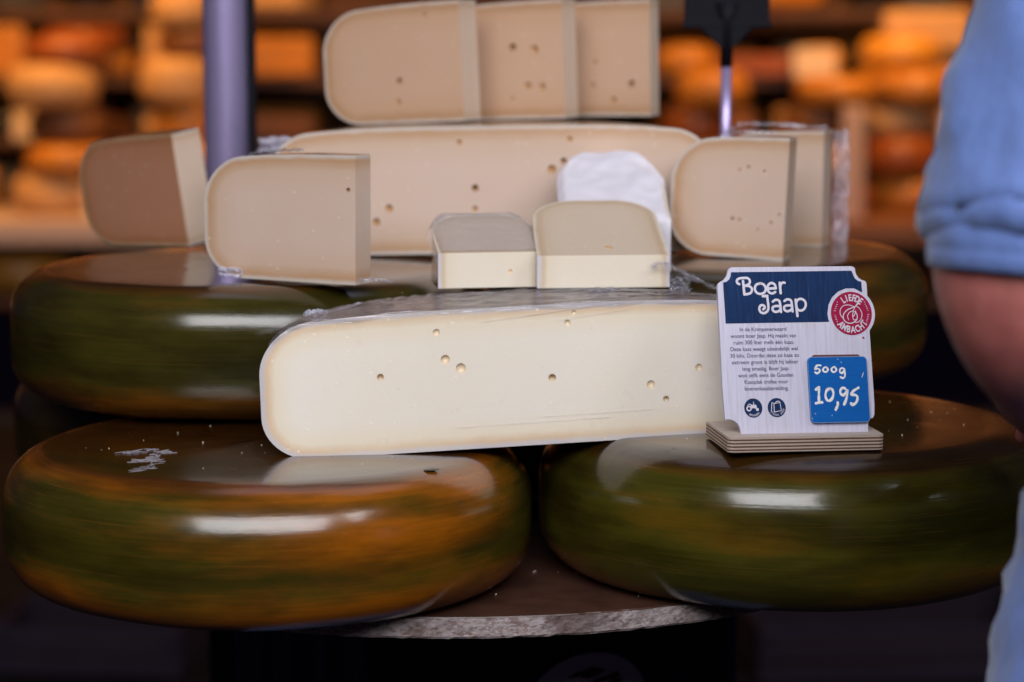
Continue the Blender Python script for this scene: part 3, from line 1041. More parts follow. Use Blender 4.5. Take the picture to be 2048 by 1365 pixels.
wedge_d = slice_piece('cheese_wedge', 'film-wrapped wedge behind the rounded one above the sign', 0.110, 0.050, 0.06, [],
                      M['paste_mid'], M['rind'], (0.334, 2.60, 1.087), -18, 0.5, group='wedges standing on the upper wheels')


def lying_wedge(name, label, a, deg, paste, rind, loc, yaw, R=PR, holes=(), group=None, zs=1.0, lift=0.0, r=PC, end=None):
    """sector lying on one cut face: tip cut towards the viewer, rind at the back"""
    al = R_(deg)
    planes = [((0, a, 0), (0, -1, 0)), ((0, 0, 0), (-math.cos(0), 0, 0)), ((0, 0, 0), (math.cos(al), -math.sin(al), 0))]
    # wheel x -> up, wheel z -> sideways
    mt = Matrix(((0, 0, 1, -PH / 2), (0, 1, 0, -a), (1, 0, 0, 0), (0, 0, 0, 1)))
    mt = Matrix(((0, 0, -1, PH / 2), (0, 1, 0, -a), (1, 0, 0, 0), (0, 0, 0, 1)))
    return cut_cheese(name, label, 'cheese wedge', planes, list(holes), paste, rind, loc, mt, (R_(lift), 0, R_(yaw)), group=group, R=R, r=r, end_paste=end, end_i=0)


wedge_f = lying_wedge('cheese_wedge', 'small pale wedge lying on its side behind the front cheese, unwrapped', 0.094, 18.0, M['paste_pale'], M['rind_tan'], (0.086, 2.262, 1.0815), 5,
                      holes=[(Vector((0.034, 0.112, 0.056)), 0.0045), (Vector((0.022, 0.0935, 0.012)), 0.0016)], end=M['paste_lit_strip'], group='small wedges lying on their sides')
wedge_g = lying_wedge('cheese_wedge', 'small film-wrapped wedge lying left of the unwrapped one', 0.125, 14.8, M['paste_pale'], M['rind_tan'], (-0.018, 2.266, 1.0812), 10,
                      holes=[(Vector((0.015, 0.1248, 0.043)), 0.0022)], end=M['paste_lit_strip'], group='small wedges lying on their sides')
wedge_g.scale = (0.84, 1, 1.0)
wedge_e = lying_wedge('cheese_wedge', 'wedge in whitish crumpled film behind the small unwrapped wedge', 0.105, 25.0, M['paste_pale'], M['rind_tan'], (0.103, 2.40, 1.087), 2, r=0.0625, group='small wedges lying on their sides')
wedge_e.scale = (0.86, 1, 1.0)


# ------------------------------------------------------------------ cling film
def grid_bm(fn, nu, nv):
    bm = bmesh.new()
    rows = [[bm.verts.new(fn(i / (nu - 1), j / (nv - 1))) for i in range(nu)] for j in range(nv)]
    for A, B in zip(rows[:-1], rows[1:]):
        for i in range(nu - 1):
            bm.faces.new((A[i], A[i + 1], B[i + 1], B[i]))
    return bm


def ridge(p, s=1.0):
    return 1 - abs(noise.noise(p * s)) * 2


def top_z(rho, R=PR, H=PH, r=PC):
    if rho <= R - r:
        z = H
    else:
        q = min(r, rho - (R - r))
        z = H - r + math.sqrt(max(0, r * r - q * q))
    return z * (1 - CROWN * (rho / R) ** 4)


def film_front(u, v):
    """film over the top of the front cheese (wheel coordinates shifted by -0.04 in y)"""
    c = 0.04
    x = -0.222 + 0.444 * u
    ymax = math.sqrt(max(1e-5, 0.229 ** 2 - x * x))
    if v < 0.16:
        k = v / 0.16
        y = c - 0.0015
        z0 = top_z(math.hypot(x, c))
        z = z0 - 0.0035 * (1 - k) * (1 + 0.8 * noise.noise(Vector((x * 30, 1, 2)))) + 0.0008
        y -= 0.0012 * ridge(Vector((x * 25 + z * 220, z * 300, 4)))
    else:
        k = (v - 0.16) / 0.84
        y = c + (ymax - c) * k
        z = top_z(math.hypot(x, y)) + 0.0012 + 0.0016 * max(0, ridge(Vector((x * 7 + y * 9, y * 130, 1)))) ** 3 + 0.0012 * ridge(Vector((x * 40, y * 80, 6)))
    return (x, y - c, z)


o = obj('film_wrap', grid_bm(film_front, 170, 60), M['film'], front, smooth=True)


def film_blob(parent, center, sx, sy, sz, seed, mat, name='film_twist', n=26):
    """a crumpled gather of film: creased folded sheet"""
    def fn(u, v):
        a = u * math.pi * 1.75 - math.pi * 0.85
        k = v * 2 - 1
        p = Vector((math.cos(a) * 1.3 + seed, math.sin(a) * 1.3, k * 1.4))
        rr = 1 + 0.55 * noise.noise(p * 1.6) + 0.35 * ridge(p * 3.1) * (0.4 + 0.6 * abs(k)) - 0.3 * abs(k) ** 2
        return (center[0] + sx * k * (1 + 0.2 * noise.noise(p * 2)), center[1] + sy * math.cos(a) * rr, center[2] + sz * math.sin(a) * rr)
    return obj(name, grid_bm(fn, n, n), mat, parent, smooth=False)


def film_tail(parent, pts, w, seed, mat, name='film_tail'):
    P = catmull([Vector(p) for p in pts], 8)

    def fn(u, v):
        f = u * (len(P) - 1)
        i = min(int(f), len(P) - 2)
        p = P[i].lerp(P[i + 1], f - i)
        k = v * 2 - 1
        q = Vector((u * 9 + seed, k * 2.2, seed))
        return (p.x + 0.2 * w * noise.noise(q * 1.7), p.y + k * w * (0.5 + 0.5 * noise.noise(q)), p.z + w * 0.7 * ridge(q * 1.3) * abs(k) + w * 0.5 * noise.noise(q * 2.1))
    return obj(name, grid_bm(fn, 44, 14), mat, parent, smooth=False)


# gathers on the front cheese: left shoulder and right end behind the sign
film_blob(front, (-0.175, 0.06, 0.118), 0.010, 0.008, 0.006, 2.0, M['film_white'])
film_tail(front, [(-0.205, 0.03, 0.092), (-0.19, 0.05, 0.108), (-0.165, 0.075, 0.118), (-0.13, 0.10, 0.1235)], 0.003, 5.0, M['film_white'])
film_tail(front, [(0.146, 0.105, 0.142), (0.156, 0.10, 0.145), (0.168, 0.09, 0.139), (0.185, 0.07, 0.129), (0.205, 0.05, 0.120)], 0.008, 1.0, M['film'])
film_blob(front, (0.168, 0.085, 0.127), 0.010, 0.007, 0.006, 9.0, M['film'])
film_blob(front, (0.088, 0.06, 0.127), 0.012, 0.006, 0.004, 12.0, M['film'])

for k_, (xa, za, xb, zb) in enumerate([(-0.035, 0.1135, 0.075, 0.1235), (0.000, 0.1165, 0.090, 0.1245), (0.035, 0.1115, 0.100, 0.1180), (-0.060, 0.0200, 0.080, 0.0215), (0.020, 0.0255, 0.120, 0.0262)]):
    def strand(u, v, xa=xa, za=za, xb=xb, zb=zb, k_=k_):
        x = xa + (xb - xa) * u
        return (x, -0.0006 - 0.0007 * math.sin(v * math.pi) - 0.0002 * noise.noise(Vector((u * 20, k_, 0))), za + (zb - za) * u + (v - 0.5) * 0.0011 * math.sin(math.pi * min(1, u * 1.02)) + 0.0004 * noise.noise(Vector((u * 9, k_, 3))))
    obj('film_crease', grid_bm(strand, 60, 5), M['film'], front, smooth=True)

# film round the small lying wedge: over its sloping top, front and sides (wedge root coordinates)
def wrap_lying(root, a, deg, hw, seed, mat, crumple=0.0018, side=0.012, r=PC, front=True):
    al = R_(deg)

    def fn(u, v):
        h_ = hw
        if not front:
            v = 0.2501 + 0.7499 * v
        if v < 0.25:                       # front face, bottom to top
            k = v / 0.25
            y, z = -0.0015, a * math.tan(al) * k
        else:
            k = (v - 0.25) / 0.75
            y = (PR - r - a) * k / 0.45 if k < 0.45 else PR - r - a + r * 0.998 * math.sin((k - 0.45) / 0.55 * math.pi / 2)
            q = a + y - (PR - r)
            if q > 0:
                h_ = hw - r + math.sqrt(max(0.0, r * r - q * q))
            e = max(0.0, k - 0.75) / 0.25
            z = (a + y) * math.tan(al) + 0.0015 - 0.010 * e * e
        x = (u * 2 - 1) * (h_ + 0.001)
        p = Vector((x * 16 + seed, y * 16, z * 20))
        c = crumple * (ridge(p * 1.1) + 0.6 * ridge(p * 2.7))
        if abs(u - 0.5) > 0.44:            # side overhang falls down the flat side
            z -= side * ((abs(u - 0.5) - 0.44) / 0.06)
        return (x, y - c * 0.6, z + c * (0.9 if v > 0.25 else 0.0))
    return obj('film_wrap', grid_bm(fn, 60, 60), mat, root, smooth=True)


M['film_soft_glare'] = film_mat('cling_film_soft_glare', 0.16, (0.96, 0.92, 0.96))  # pale diffuse share stands in for sky reflected on the film
wrap_lying(wedge_g, 0.125, 14.8, PH / 2, 3.0, M['film_soft_glare'], crumple=0.001, front=False)
M['film_glare'] = film_mat('cling_film_glare', 0.68, (0.90, 0.88, 1.0))  # mostly diffuse white: sky glare on the film put into its colour
wrap_lying(wedge_e, 0.105, 25.0, PH / 2, 8.0, M['film_glare'], crumple=0.0022, side=0.006, r=0.0625)
film_tail(wedge_g, [(0.064, 0.0, 0.004), (0.068, 0.02, 0.03), (0.066, 0.06, 0.05)], 0.008, 6.0, M['film_white'])


# film crumpled at the right end of the wrapped wedge, on top of it and at the left shoulder of the half wheel
def film_drape(parent, x, y, z0, z1, w, seed, mat):
    def fn(u, v):
        z = z0 + (z1 - z0) * v
        p = Vector((u * 3 + seed, v * 5, seed))
        return (x + w * (u * 1.0 + 0.45 * noise.noise(p) + 0.3 * ridge(p * 2.2) * u), y + 0.012 * noise.noise(p * 1.5) + 0.03 * u, z + 0.006 * noise.noise(p * 3))
    return obj('film_drape', grid_bm(fn, 18, 50), mat, parent, smooth=False)


film_drape(wedge_d, 0.0035, 0.040, -0.001, 0.124, 0.010, 3.0, M['film_white'])
film_tail(wedge_d, [(-0.115, 0.02, 0.118), (-0.09, 0.02, 0.129), (-0.05, 0.02, 0.1285), (0.0, 0.02, 0.127)], 0.006, 2.0, M['film'])
film_tail(wedge_c, [(-0.09, 0.015, 0.113), (-0.06, 0.02, 0.1265), (-0.02, 0.02, 0.1275)], 0.005, 8.0, M['film'])
film_blob(back, (-0.226, 0.05, 0.108), 0.022, 0.012, 0.007, 15.0, M['film_white'])
film_tail(back, [(-0.235, 0.03, 0.100), (-0.205, 0.02, 0.113), (-0.17, 0.02, 0.119)], 0.006, 13.0, M['film_white'])
film_tail(wedge_b, [(-0.15, 0.02, 0.108), (-0.12, 0.025, 0.1225), (-0.07, 0.025, 0.127)], 0.005, 10.0, M['film'])
film_blob(wedge_b, (-0.135, -0.004, 0.006), 0.012, 0.004, 0.004, 19.0, M['film_white'])
film_tail(wedge_b, [(0.0, 0.008, 0.004), (0.012, 0.014, 0.004), (0.030, 0.018, 0.003)], 0.004, 22.0, M['film'])

# ------------------------------------------------------------------ black price holder on its stem
ph = thing('price_holder', 'black price placard on a thin metal stem behind the wrapped wedge', 'price holder', (0.243, 2.76, 1.0875))
obj('stem', tube_bm([(0, 0, 0), (0, 0, 0.205)], 0.0062, 14), M['steel'], ph, smooth=True)
obj('socket', tube_bm([(0, 0, 0.190), (0, 0, 0.24), (0, 0, 0.262)], [0.0072, 0.0078, 0.015], 14), M['blackmetal'], ph, smooth=True)
bm = bmesh.new()
for z, hw, d in ((0.215, 0.008, 0.006), (0.236, 0.034, 0.007)):
    pass
bm = prism_bm([(-0.008, 0.212), (0.008, 0.212), (0.036, 0.240), (-0.036, 0.240)], -0.006, 0.006, 0.001)
o = obj('bracket', bm, M['blackmetal'], ph)
o.rotation_euler = (R_(90), 0, 0)
o = obj('placard', box_bm(-0.048, 0.048, -0.004, 0.004, 0.236, 0.40, 0.002), M['blackmetal'], ph)
o = obj('frame', box_bm(-0.050, 0.050, -0.0065, -0.0042, 0.234, 0.243, 0.001), M['blackmetal'], ph)

# ------------------------------------------------------------------ the wooden sign
M['plywhite'] = None
t = NT('sign_whitewashed_wood')
o_ = t.obj()
n_ = t.noise(t.mapping(o_, sc=(420, 14, 50)), 1.0, 4, 0.6)
n2_ = t.noise(o_, 60, 4)
c_ = t.ramp(n_, [(0.30, (0.56, 0.52, 0.64)), (0.55, (0.65, 0.63, 0.78)), (0.8, (0.71, 0.69, 0.84))])
c_ = t.mix(t.math('MULTIPLY', t.ramp(n2_, [(0.5, 0.0), (0.75, 1.0)]), 0.25), c_, (0.52, 0.44, 0.44))
t.set(Base_Color=c_, Roughness=0.6)
t.bump(n_, 0.12, 0.0004)
M['signwood'] = t.m
t = NT('sign_blue_print')
o_ = t.obj()
n_ = t.noise(t.mapping(o_, sc=(600, 26, 50)), 1.0, 4, 0.7)
t.set(Base_Color=t.ramp(n_, [(0.30, (0.004, 0.016, 0.065)), (0.62, (0.008, 0.036, 0.125)), (0.76, (0.04, 0.09, 0.21))]), Roughness=0.75, Specular_IOR_Level=0.2)
M['signblue'] = t.m
t = NT('sign_red_print')
o_ = t.obj()
n_ = t.noise(t.mapping(o_, sc=(500, 60, 50)), 1.0, 4, 0.7)
t.set(Base_Color=t.ramp(n_, [(0.30, (0.30, 0.006, 0.045)), (0.70, (0.42, 0.010, 0.080)), (0.82, (0.48, 0.06, 0.16))]), Roughness=0.75, Specular_IOR_Level=0.2)
M['signred'] = t.m
M['ink'] = plain('sign_ink_violet', (0.022, 0.018, 0.10), 0.8, var=0.15, spec=0.2)
M['inkwhite'] = plain('sign_ink_white', (0.70, 0.66, 0.76), 0.6, var=0.08, scale=400)
t = NT('card_blue')
o_ = t.obj()
n_ = t.noise(t.mapping(o_, sc=(18, 500, 50)), 1.0, 4, 0.7)
t.set(Base_Color=t.ramp(n_, [(0.3, (0.003, 0.10, 0.40)), (0.7, (0.005, 0.135, 0.50))]), Roughness=0.6, Specular_IOR_Level=0.12)
M['cardblue'] = t.m
M['chalk'] = plain('chalk_pen_white', (0.86, 0.85, 0.86), 0.7, var=0.08, scale=500)
t = NT('plywood_layers')
o_ = t.obj()
s_ = t.n('ShaderNodeSeparateXYZ')
t.l(o_, s_.inputs[0])
lay = t.math('SINE', t.math('MULTIPLY', s_.outputs[2], 2 * math.pi / 0.0029))
n_ = t.noise(t.mapping(o_, sc=(60, 60, 900)), 1.0, 4)
lay = t.math('ADD', lay, t.math('MULTIPLY', t.math('SUBTRACT', n_, 0.5), 1.1))
c_ = t.ramp(t.math('MULTIPLY_ADD', lay, 0.5, 0.5), [(0.34, (0.10, 0.048, 0.032)), (0.52, (0.40, 0.29, 0.22)), (0.8, (0.55, 0.43, 0.36))])
geo = t.n('ShaderNodeNewGeometry')
nz = t.n('ShaderNodeSeparateXYZ')
tc = t.n('ShaderNodeTexCoord')
t.l(tc.outputs['Normal'], nz.inputs[0])
topf = t.math('GREATER_THAN', nz.outputs[2], 0.8)
gr = t.ramp(t.noise(t.mapping(o_, sc=(14, 420, 50)), 1.0, 4), [(0.3, (0.48, 0.38, 0.32)), (0.7, (0.60, 0.51, 0.45))])
c_ = t.mix(topf, c_, gr)
t.set(Base_Color=c_, Roughness=0.65)
t.bump(n_, 0.2, 0.0005)
M['ply'] = t.m

sign = thing('wooden_sign', 'small wooden cheese sign on a plywood foot, blue heading and price card', 'sign', (0.2535, 2.078, 0.9612), (0, R_(0.4), R_(8.5)))
# foot: slab with a slot
FW, FD, FT = 0.1385, 0.085, 0.0135
foot_out = [(-FW / 2 + 0.004, -0.016), (FW / 2 - 0.005, -0.016), (FW / 2 - 0.0015, -0.0145), (FW / 2, -0.011), (FW / 2, FD - 0.016), (-FW / 2 - 0.001, FD - 0.016), (-FW / 2 - 0.001, -0.012), (-FW / 2 + 0.001, -0.015)]
obj('foot', prism_bm(foot_out, 0.0, FT, 0.0007), M['ply'], sign)

U = 1 / 2290.0      # one drawing unit of the artwork, in metres
AW, AH = 310.0, 322.0


def arc(cx, cy, r, a0, a1, n=8):
    return [(cx + r * math.cos(R_(a0 + (a1 - a0) * i / n)), cy + r * math.sin(R_(a0 + (a1 - a0) * i / n))) for i in range(n + 1)]


def art(pts):
    """drawing units (x right, y down from the top left) -> board plane (x, y up) in metres"""
    return [((x - AW / 2) * U, (AH - y) * U * 1.045) for x, y in pts]


out = []
out += [(0, 280), (0, 34)] + arc(5, 31, 5, 180, 240, 3) + arc(0, 8, 20, 75, 10, 6)[0:0]
# concave ticket corners with rounded shoulders
out = [(2, 296), (0, 240), (0, 36), (1.5, 32), (5, 29)] + arc(-1, 5, 24, 62, 14, 6) + [(24, 5), (27, 1.5), (32, 0)]
out += [(280, 0), (285, 1.5), (287.5, 4.5)] + [(311 - 24 * math.cos(R_(q)), 6 + 24 * math.sin(R_(q))) for q in (16, 30, 45, 60)] + [(306, 29), (309, 32), (310, 37)]
out += [(310, 60)] + arc(274, 93, 49.5, -42, 42, 14) + [(310, 130), (311, 270), (309.5, 291), (306, 297)]
out += [(318 - 23 * math.cos(R_(q)), 312 - 23 * math.sin(R_(q))) for q in (38, 25, 12, 0)] + [(295, 324), (33, 324)]
out += [(8 + 25 * math.cos(R_(q)), 320 - 25 * math.sin(R_(q))) for q in (0, 18, 36, 54, 72)] + [(8, 295)]
BT = 0.0045
board = obj('board', prism_bm(art(out)[::-1], -BT, 0.0, 0.0004), M['signwood'], sign)
LEAN = 17
board.location = (-0.002, 0.0, FT + 0.0008)
board.rotation_euler = (R_(90 - LEAN), 0, 0)


def sheet(name, outline, mat, parent, h=0.0003, z=0.0):
    return obj(name, prism_bm(art(outline)[::-1], z, z + h), mat, parent)


panel = [(13, 110), (12, 31)] + [(12 + 0 + 17 * math.sin(R_(q)), 13 + 17 * math.cos(R_(q))) for q in (0, 25, 50, 75, 92)][0:5] + [(30, 10)]
panel += [(279, 9), (281, 13)] + [(299 - 17 * math.cos(R_(q)), 14 + 17 * math.sin(R_(q))) for q in (15, 40, 65, 88)] + [(299, 52)]
panel += [(274 + 50 * math.cos(R_(q)), 93 + 50 * math.sin(R_(q))) for q in (-60, -80, -100, -120, -140, -160, -180, -190, -198)][0:9] + [(226, 109)]
bp_ = sheet('heading_panel', panel, M['signblue'], board)
ring_ = sheet('badge', [(274 + 42.5 * math.cos(i * 2 * math.pi / 72), 93 + 42.5 * math.sin(i * 2 * math.pi / 72)) for i in range(72)], M['signred'], board, 0.0004)
rm_ = sheet('trade_mark', [(296 + 2.2 * math.cos(i * 2 * math.pi / 12), 141 + 2.2 * math.sin(i * 2 * math.pi / 12)) for i in range(12)], M['signred'], board, 0.0003)


def stroke_bm(bm, pts, w, z, k=7, smooth=True, taper=None):
    """flat ribbon stroke with round ends, drawing units"""
    P = catmull([Vector((x, y)) for x, y in pts], k) if smooth and len(pts) > 2 else [Vector((x, y)) for x, y in pts]
    L, Rr = [], []
    for i, p in enumerate(P):
        d = (P[min(i + 1, len(P) - 1)] - P[max(i - 1, 0)])
        if d.length < 1e-9:
            d = Vector((1, 0))
        d.normalize()
        nrm = Vector((-d.y, d.x))
        ww = w / 2 * (taper(i / (len(P) - 1)) if taper else 1.0)
        L.append(p + nrm * ww)
        Rr.append(p - nrm * ww)
    A = [bm.verts.new((*art([v])[0], z)) for v in L]
    B = [bm.verts.new((*art([v])[0], z)) for v in Rr]
    for i in range(len(P) - 1):
        try:
            bm.faces.new((A[i], A[i + 1], B[i + 1], B[i]))
        except ValueError:
            pass
    for c in (P[0], P[-1]):
        cv = [bm.verts.new((*art([(c.x + w / 2 * 0.98 * math.cos(q * math.pi / 5), c.y + w / 2 * 0.98 * math.sin(q * math.pi / 5))])[0], z + 0.00002)) for q in range(10)]
        bm.faces.new(cv)


# "Boer Jaap" in rounded monoline letters
bm = bmesh.new()
W5 = 4.8
zz = 0.00042
strokes = [
    # B: stem, bowls, swash curl to the left
    [(53, 27.5), (54.5, 54)],
    [(45, 33.5), (41, 31), (40.5, 26), (45.5, 22.5), (54, 21.5), (63, 22), (67, 27), (65.5, 33), (58, 36.5)],
    [(56, 37), (65, 37.5), (70.5, 43), (68, 50.5), (61, 53), (54.5, 53.5)],
    # o
    [(89, 32.2), (80, 35), (76.5, 43), (80, 50.5), (88, 53), (96, 50), (99, 42.5), (95.5, 35), (88, 32.2)],
    # e
    [(104, 42.8), (120, 42.2)],
    [(120, 42.5), (118, 35), (111.5, 31.8), (105, 35.5), (102.5, 42.5), (105.5, 49.8), (112, 52.3), (118.5, 49.5)],
    # r
    [(128.5, 31.5), (129.5, 52)],
    [(129.3, 40), (131, 34), (135.5, 31.3), (139, 31.8)],
    # J with curl
    [(92, 57.5), (101.5, 57)],
    [(101, 57.5), (102.5, 78), (100.5, 86), (93.5, 90.5), (86, 88.5), (83.5, 82), (86.5, 75.8), (92.5, 75.5), (95, 80), (91.5, 83.3)],
    # a
    [(112, 68.5), (118, 65), (125, 66.5), (127, 73), (128, 89)],
    [(127, 77.5), (118, 77), (111.5, 79.5), (111.5, 85.5), (117, 88.5), (124, 86.5), (127.5, 82)],
    # a
    [(136, 67.5), (142, 64.2), (149, 65.8), (151, 72), (152, 88)],
    [(151, 76.5), (142, 76), (135.5, 78.5), (135.5, 84.5), (141, 87.5), (148, 85.5), (151.5, 81)],
    # p
    [(159.5, 65), (161.5, 97)],
    [(160, 72), (164, 65.5), (171, 63.6), (178, 67.5), (180, 75), (176.5, 83), (169.5, 86.5), (163, 84.5), (160.8, 80)],
]
for s_k, s in enumerate(strokes):
    stroke_bm(bm, s, W5 if len(s) > 2 else W5 + 0.4, zz + 0.000004 * s_k)
obj('heading_lettering', bm, M['inkwhite'], board)


def text_bm(body, size, x, y, align='CENTER', rot=0.0, z=0.0004, sx=1.0, bm=None, bold=0.0):
    """flat lettering; x,y in drawing units (baseline), returns bmesh in board coordinates"""
    cu = bpy.data.curves.new('txt', 'FONT')
    cu.body = body
    cu.size = size * U
    cu.align_x = align
    cu.offset = bold * U
    cu.resolution_u = 3
    to = bpy.data.objects.new('txt', cu)
    COL.objects.link(to)
    dg = bpy.context.evaluated_depsgraph_get()
    dg.update()
    me = bpy.data.meshes.new_from_object(to.evaluated_get(dg))
    bpy.data.objects.remove(to)
    px, py = art([(x, y)])[0]
    me.transform(Matrix.Translation((px, py, z)) @ Matrix.Rotation(rot, 4, 'Z') @ Matrix.Diagonal((sx, 1, 1, 1)))
    if bm is None:
        bm = bmesh.new()
    bm.from_mesh(me)
    bpy.data.meshes.remove(me)
    return bm


lines = ['In de Krimpenerwaard', 'woont boer Jaap. Hij maakt van', 'ruim 300 liter melk één kaas.', 'Deze kaas weegt uiteindelijk wel', '30 kilo. Doordat deze zo kaas zo',
         'extreem groot is blijft hij lekker', 'lang smedig. Boer Jaap', 'won zelfs eens de Gouden', 'Kaasplak trofee voor', 'boerenkaasbereiding.']
bm = bmesh.new()
for i, s in enumerate(lines):
    text_bm(s, 11.8, 89 + i * 0.1, 125.5 + i * 12.75, bm=bm, sx=0.90, bold=0.0)
obj('body_text', bm, M['ink'], board)


def ring_text(bm, body, cx, cy, r, a0, a1, size, inward=False, bold=0.3, sx=0.8, z=0.0007):
    n = len(body)
    for i, ch in enumerate(body):
        a = R_(a0 + (a1 - a0) * (i / (n - 1) if n > 1 else 0))
        x, y = cx + r * math.cos(a), cy - r * math.sin(a)
        text_bm(ch, size, x, y, rot=(a - math.pi / 2) if not inward else (a + math.pi / 2), bm=bm, bold=bold, sx=sx, z=z)


bm = bmesh.new()
ring_text(bm, 'LIEFDE', 274, 93, 24.5, 121, 50, 19, bold=0.5, sx=0.72)
ring_text(bm, 'AMBACHT', 274, 93, 38, 222, 322, 19, inward=True, bold=0.5, sx=0.72)
ring_text(bm, '*voor kaas*', 274, 93, 33, 214, 142, 6.2, bold=0.05, sx=0.9)
ring_text(bm, '*voor kaas*', 274, 93, 33, 38, -34, 6.2, bold=0.05, sx=0.9)
# ampersand flourish
amp = [[(290, 74), (284, 78), (279, 86), (276, 97), (278, 106), (285, 104)],
       [(293, 75), (288, 73), (282, 80), (268, 85), (259, 92), (256, 101), (260, 109), (269, 112.5), (279, 110), (285, 103), (284.5, 94), (280.5, 90)],
       [(280, 80), (268, 76.5), (257, 78.5), (251, 86), (250.5, 95), (255, 102)],
       [(278, 88), (270, 91), (265.5, 98), (267, 106)],
       [(284, 78), (292, 85), (295.5, 95), (292, 106), (284, 111), (279, 109)],
       [(283, 88), (281, 94), (277.5, 99)]]
for k_, s in enumerate(amp):
    stroke_bm(bm, s, 1.9 if k_ in (1,) else 1.5, 0.00072 + 0.000004 * k_)
obj('badge_lettering', bm, M['inkwhite'], board)

# two small round icons: a tractor and a can
ic1 = sheet('icon_disc', [(60.5 + 18.5 * math.cos(i * math.pi / 24), 274 + 18.5 * math.sin(i * math.pi / 24)) for i in range(48)], M['signblue'], board)
ic2 = sheet('icon_disc', [(108.5 + 18.5 * math.cos(i * math.pi / 24), 274 + 18.5 * math.sin(i * math.pi / 24)) for i in range(48)], M['signblue'], board)
bm = bmesh.new()
circ = lambda cx, cy, r, n=20: [(cx + r * math.cos(i * 2 * math.pi / n), cy + r * math.sin(i * 2 * math.pi / n)) for i in range(n)]
stroke_bm(bm, circ(51.5, 275, 4.2) + [circ(51.5, 275, 4.2)[0]], 2.6, 0.0005, k=1)
prism_bm(art(circ(68.5, 277, 3.0))[::-1], 0.0004, 0.0005, bm=bm)
prism_bm(art([(55, 268), (66, 267.5), (68, 272), (66, 275.5), (60, 274), (56.5, 276)])[::-1], 0.0004, 0.00052, bm=bm)
stroke_bm(bm, [(61.5, 268), (61.5, 262.5)], 1.2, 0.0005)
stroke_bm(bm, [(49, 269), (53, 266.5), (57, 268)], 1.4, 0.00051)
ring_text(bm, 'BEGINNERS', 60.5, 274, 16.2, 238, 318, 5.6, inward=True, bold=0.05, z=0.0005)
stroke_bm(bm, [(99, 264), (97, 281), (103, 282.5), (103, 266), (99, 264)], 1.5, 0.0005, smooth=False)
stroke_bm(bm, [(103, 266), (115.5, 264.5), (117.5, 280), (103, 282.5)], 1.5, 0.00051, smooth=False)
stroke_bm(bm, [(106, 264), (112, 261.5), (116, 264.5)], 1.4, 0.00052)
ring_text(bm, 'STREEK PROD', 108.5, 274, 16.2, 215, 345, 5.6, inward=True, bold=0.05, z=0.0005)
obj('icon_marks', bm, M['inkwhite'], board)


# price card with hand lettering
def rrect(x0, y0, x1, y1, r, n=6):
    return arc(x0 + r, y0 + r, r, 180, 270, n) + arc(x1 - r, y0 + r, r, 270, 360, n) + arc(x1 - r, y1 - r, r, 0, 90, n) + arc(x0 + r, y1 - r, r, 90, 180, n)


M['rust'] = plain('card_backing_brown', (0.13, 0.035, 0.03), 0.6)
bk = sheet('card_backing', rrect(186, 173.5, 285, 230, 5), M['rust'], board, 0.0012, 0.0001)
M['cardrim'] = plain('card_rim', (0.30, 0.40, 0.55), 0.4)
card = sheet('price_card', rrect(175, 178, 298, 306, 9), M['cardblue'], sign, 0.0018, 0.0016)
card.location = board.location
card.rotation_euler = board.rotation_euler
rimbm = bmesh.new()
rp = rrect(175.6, 178.6, 297.4, 305.4, 8.6)
stroke_bm(rimbm, rp + [rp[0]], 0.8, 0.00345, k=1)
obj('card_rim', rimbm, M['cardrim'], card)
# chalk-pen strokes, drawing units: origin of the crop (1430,640) scaled
def ck(pts):
    o = []
    for X, Y in pts:
        px, py = 1430 + X / 6.206, 640 + Y / 6.206
        o.append((px - 1428 - 17 * (py - 533) / 325, py - (537 - 0.02 * (px - 1440))))
    return o


bm = bmesh.new()
hand = [
    [(1300, 545), (1262, 543), (1240, 565), (1232, 590), (1262, 582), (1288, 598), (1284, 625), (1255, 640), (1232, 630)],
    [(1375, 565), (1345, 572), (1332, 598), (1350, 622), (1382, 618), (1394, 592), (1375, 565)],
    [(1482, 562), (1452, 572), (1440, 598), (1458, 622), (1490, 618), (1502, 590), (1482, 562)],
    [(1606, 590), (1580, 574), (1552, 590), (1548, 622), (1578, 634), (1606, 604), (1612, 640), (1610, 678), (1585, 696), (1556, 684)],
    [(1240, 835), (1272, 808), (1278, 830), (1276, 915), (1278, 990)],
    [(1238, 1000), (1280, 990), (1316, 988)],
    [(1420, 822), (1380, 842), (1360, 900), (1376, 955), (1412, 968), (1448, 935), (1462, 880), (1446, 832), (1420, 822)],
    [(1516, 990), (1516, 1020), (1490, 1075)],
    [(1612, 822), (1580, 812), (1552, 845), (1556, 885), (1590, 900), (1622, 870), (1640, 840), (1638, 900), (1620, 965), (1598, 1012)],
    [(1782, 812), (1740, 836), (1710, 858), (1692, 890), (1735, 898), (1768, 915), (1766, 960), (1740, 1000), (1702, 1015), (1688, 1000)],
]
random.seed(5)
for k_, s in enumerate(hand):
    q = ck(s)
    w_ = 4.0 if k_ < 4 else 5.6
    ph_ = random.random() * 6
    stroke_bm(bm, q, w_, 0.00348 + 0.00001 * k_, taper=lambda u, p=ph_: 0.9 + 0.22 * math.sin(u * 19 + p) * math.sin(u * 7 + p * 2))
for (x, y, x2, y2) in [(1852, 625, 1835, 660), (1845, 650, 1828, 690), (1225, 1130, 1235, 1120), (1520, 465, 1526, 472), (1560, 500, 1572, 512), (1440, 1150, 1446, 1140), (1190, 1185, 1196, 1178)]:
    stroke_bm(bm, ck([(x, y), (x2, y2)]), 0.8, 0.0036)
obj('handwriting', bm, M['chalk'], card)

# ------------------------------------------------------------------ crumbs
bm = bmesh.new()
random.seed(21)


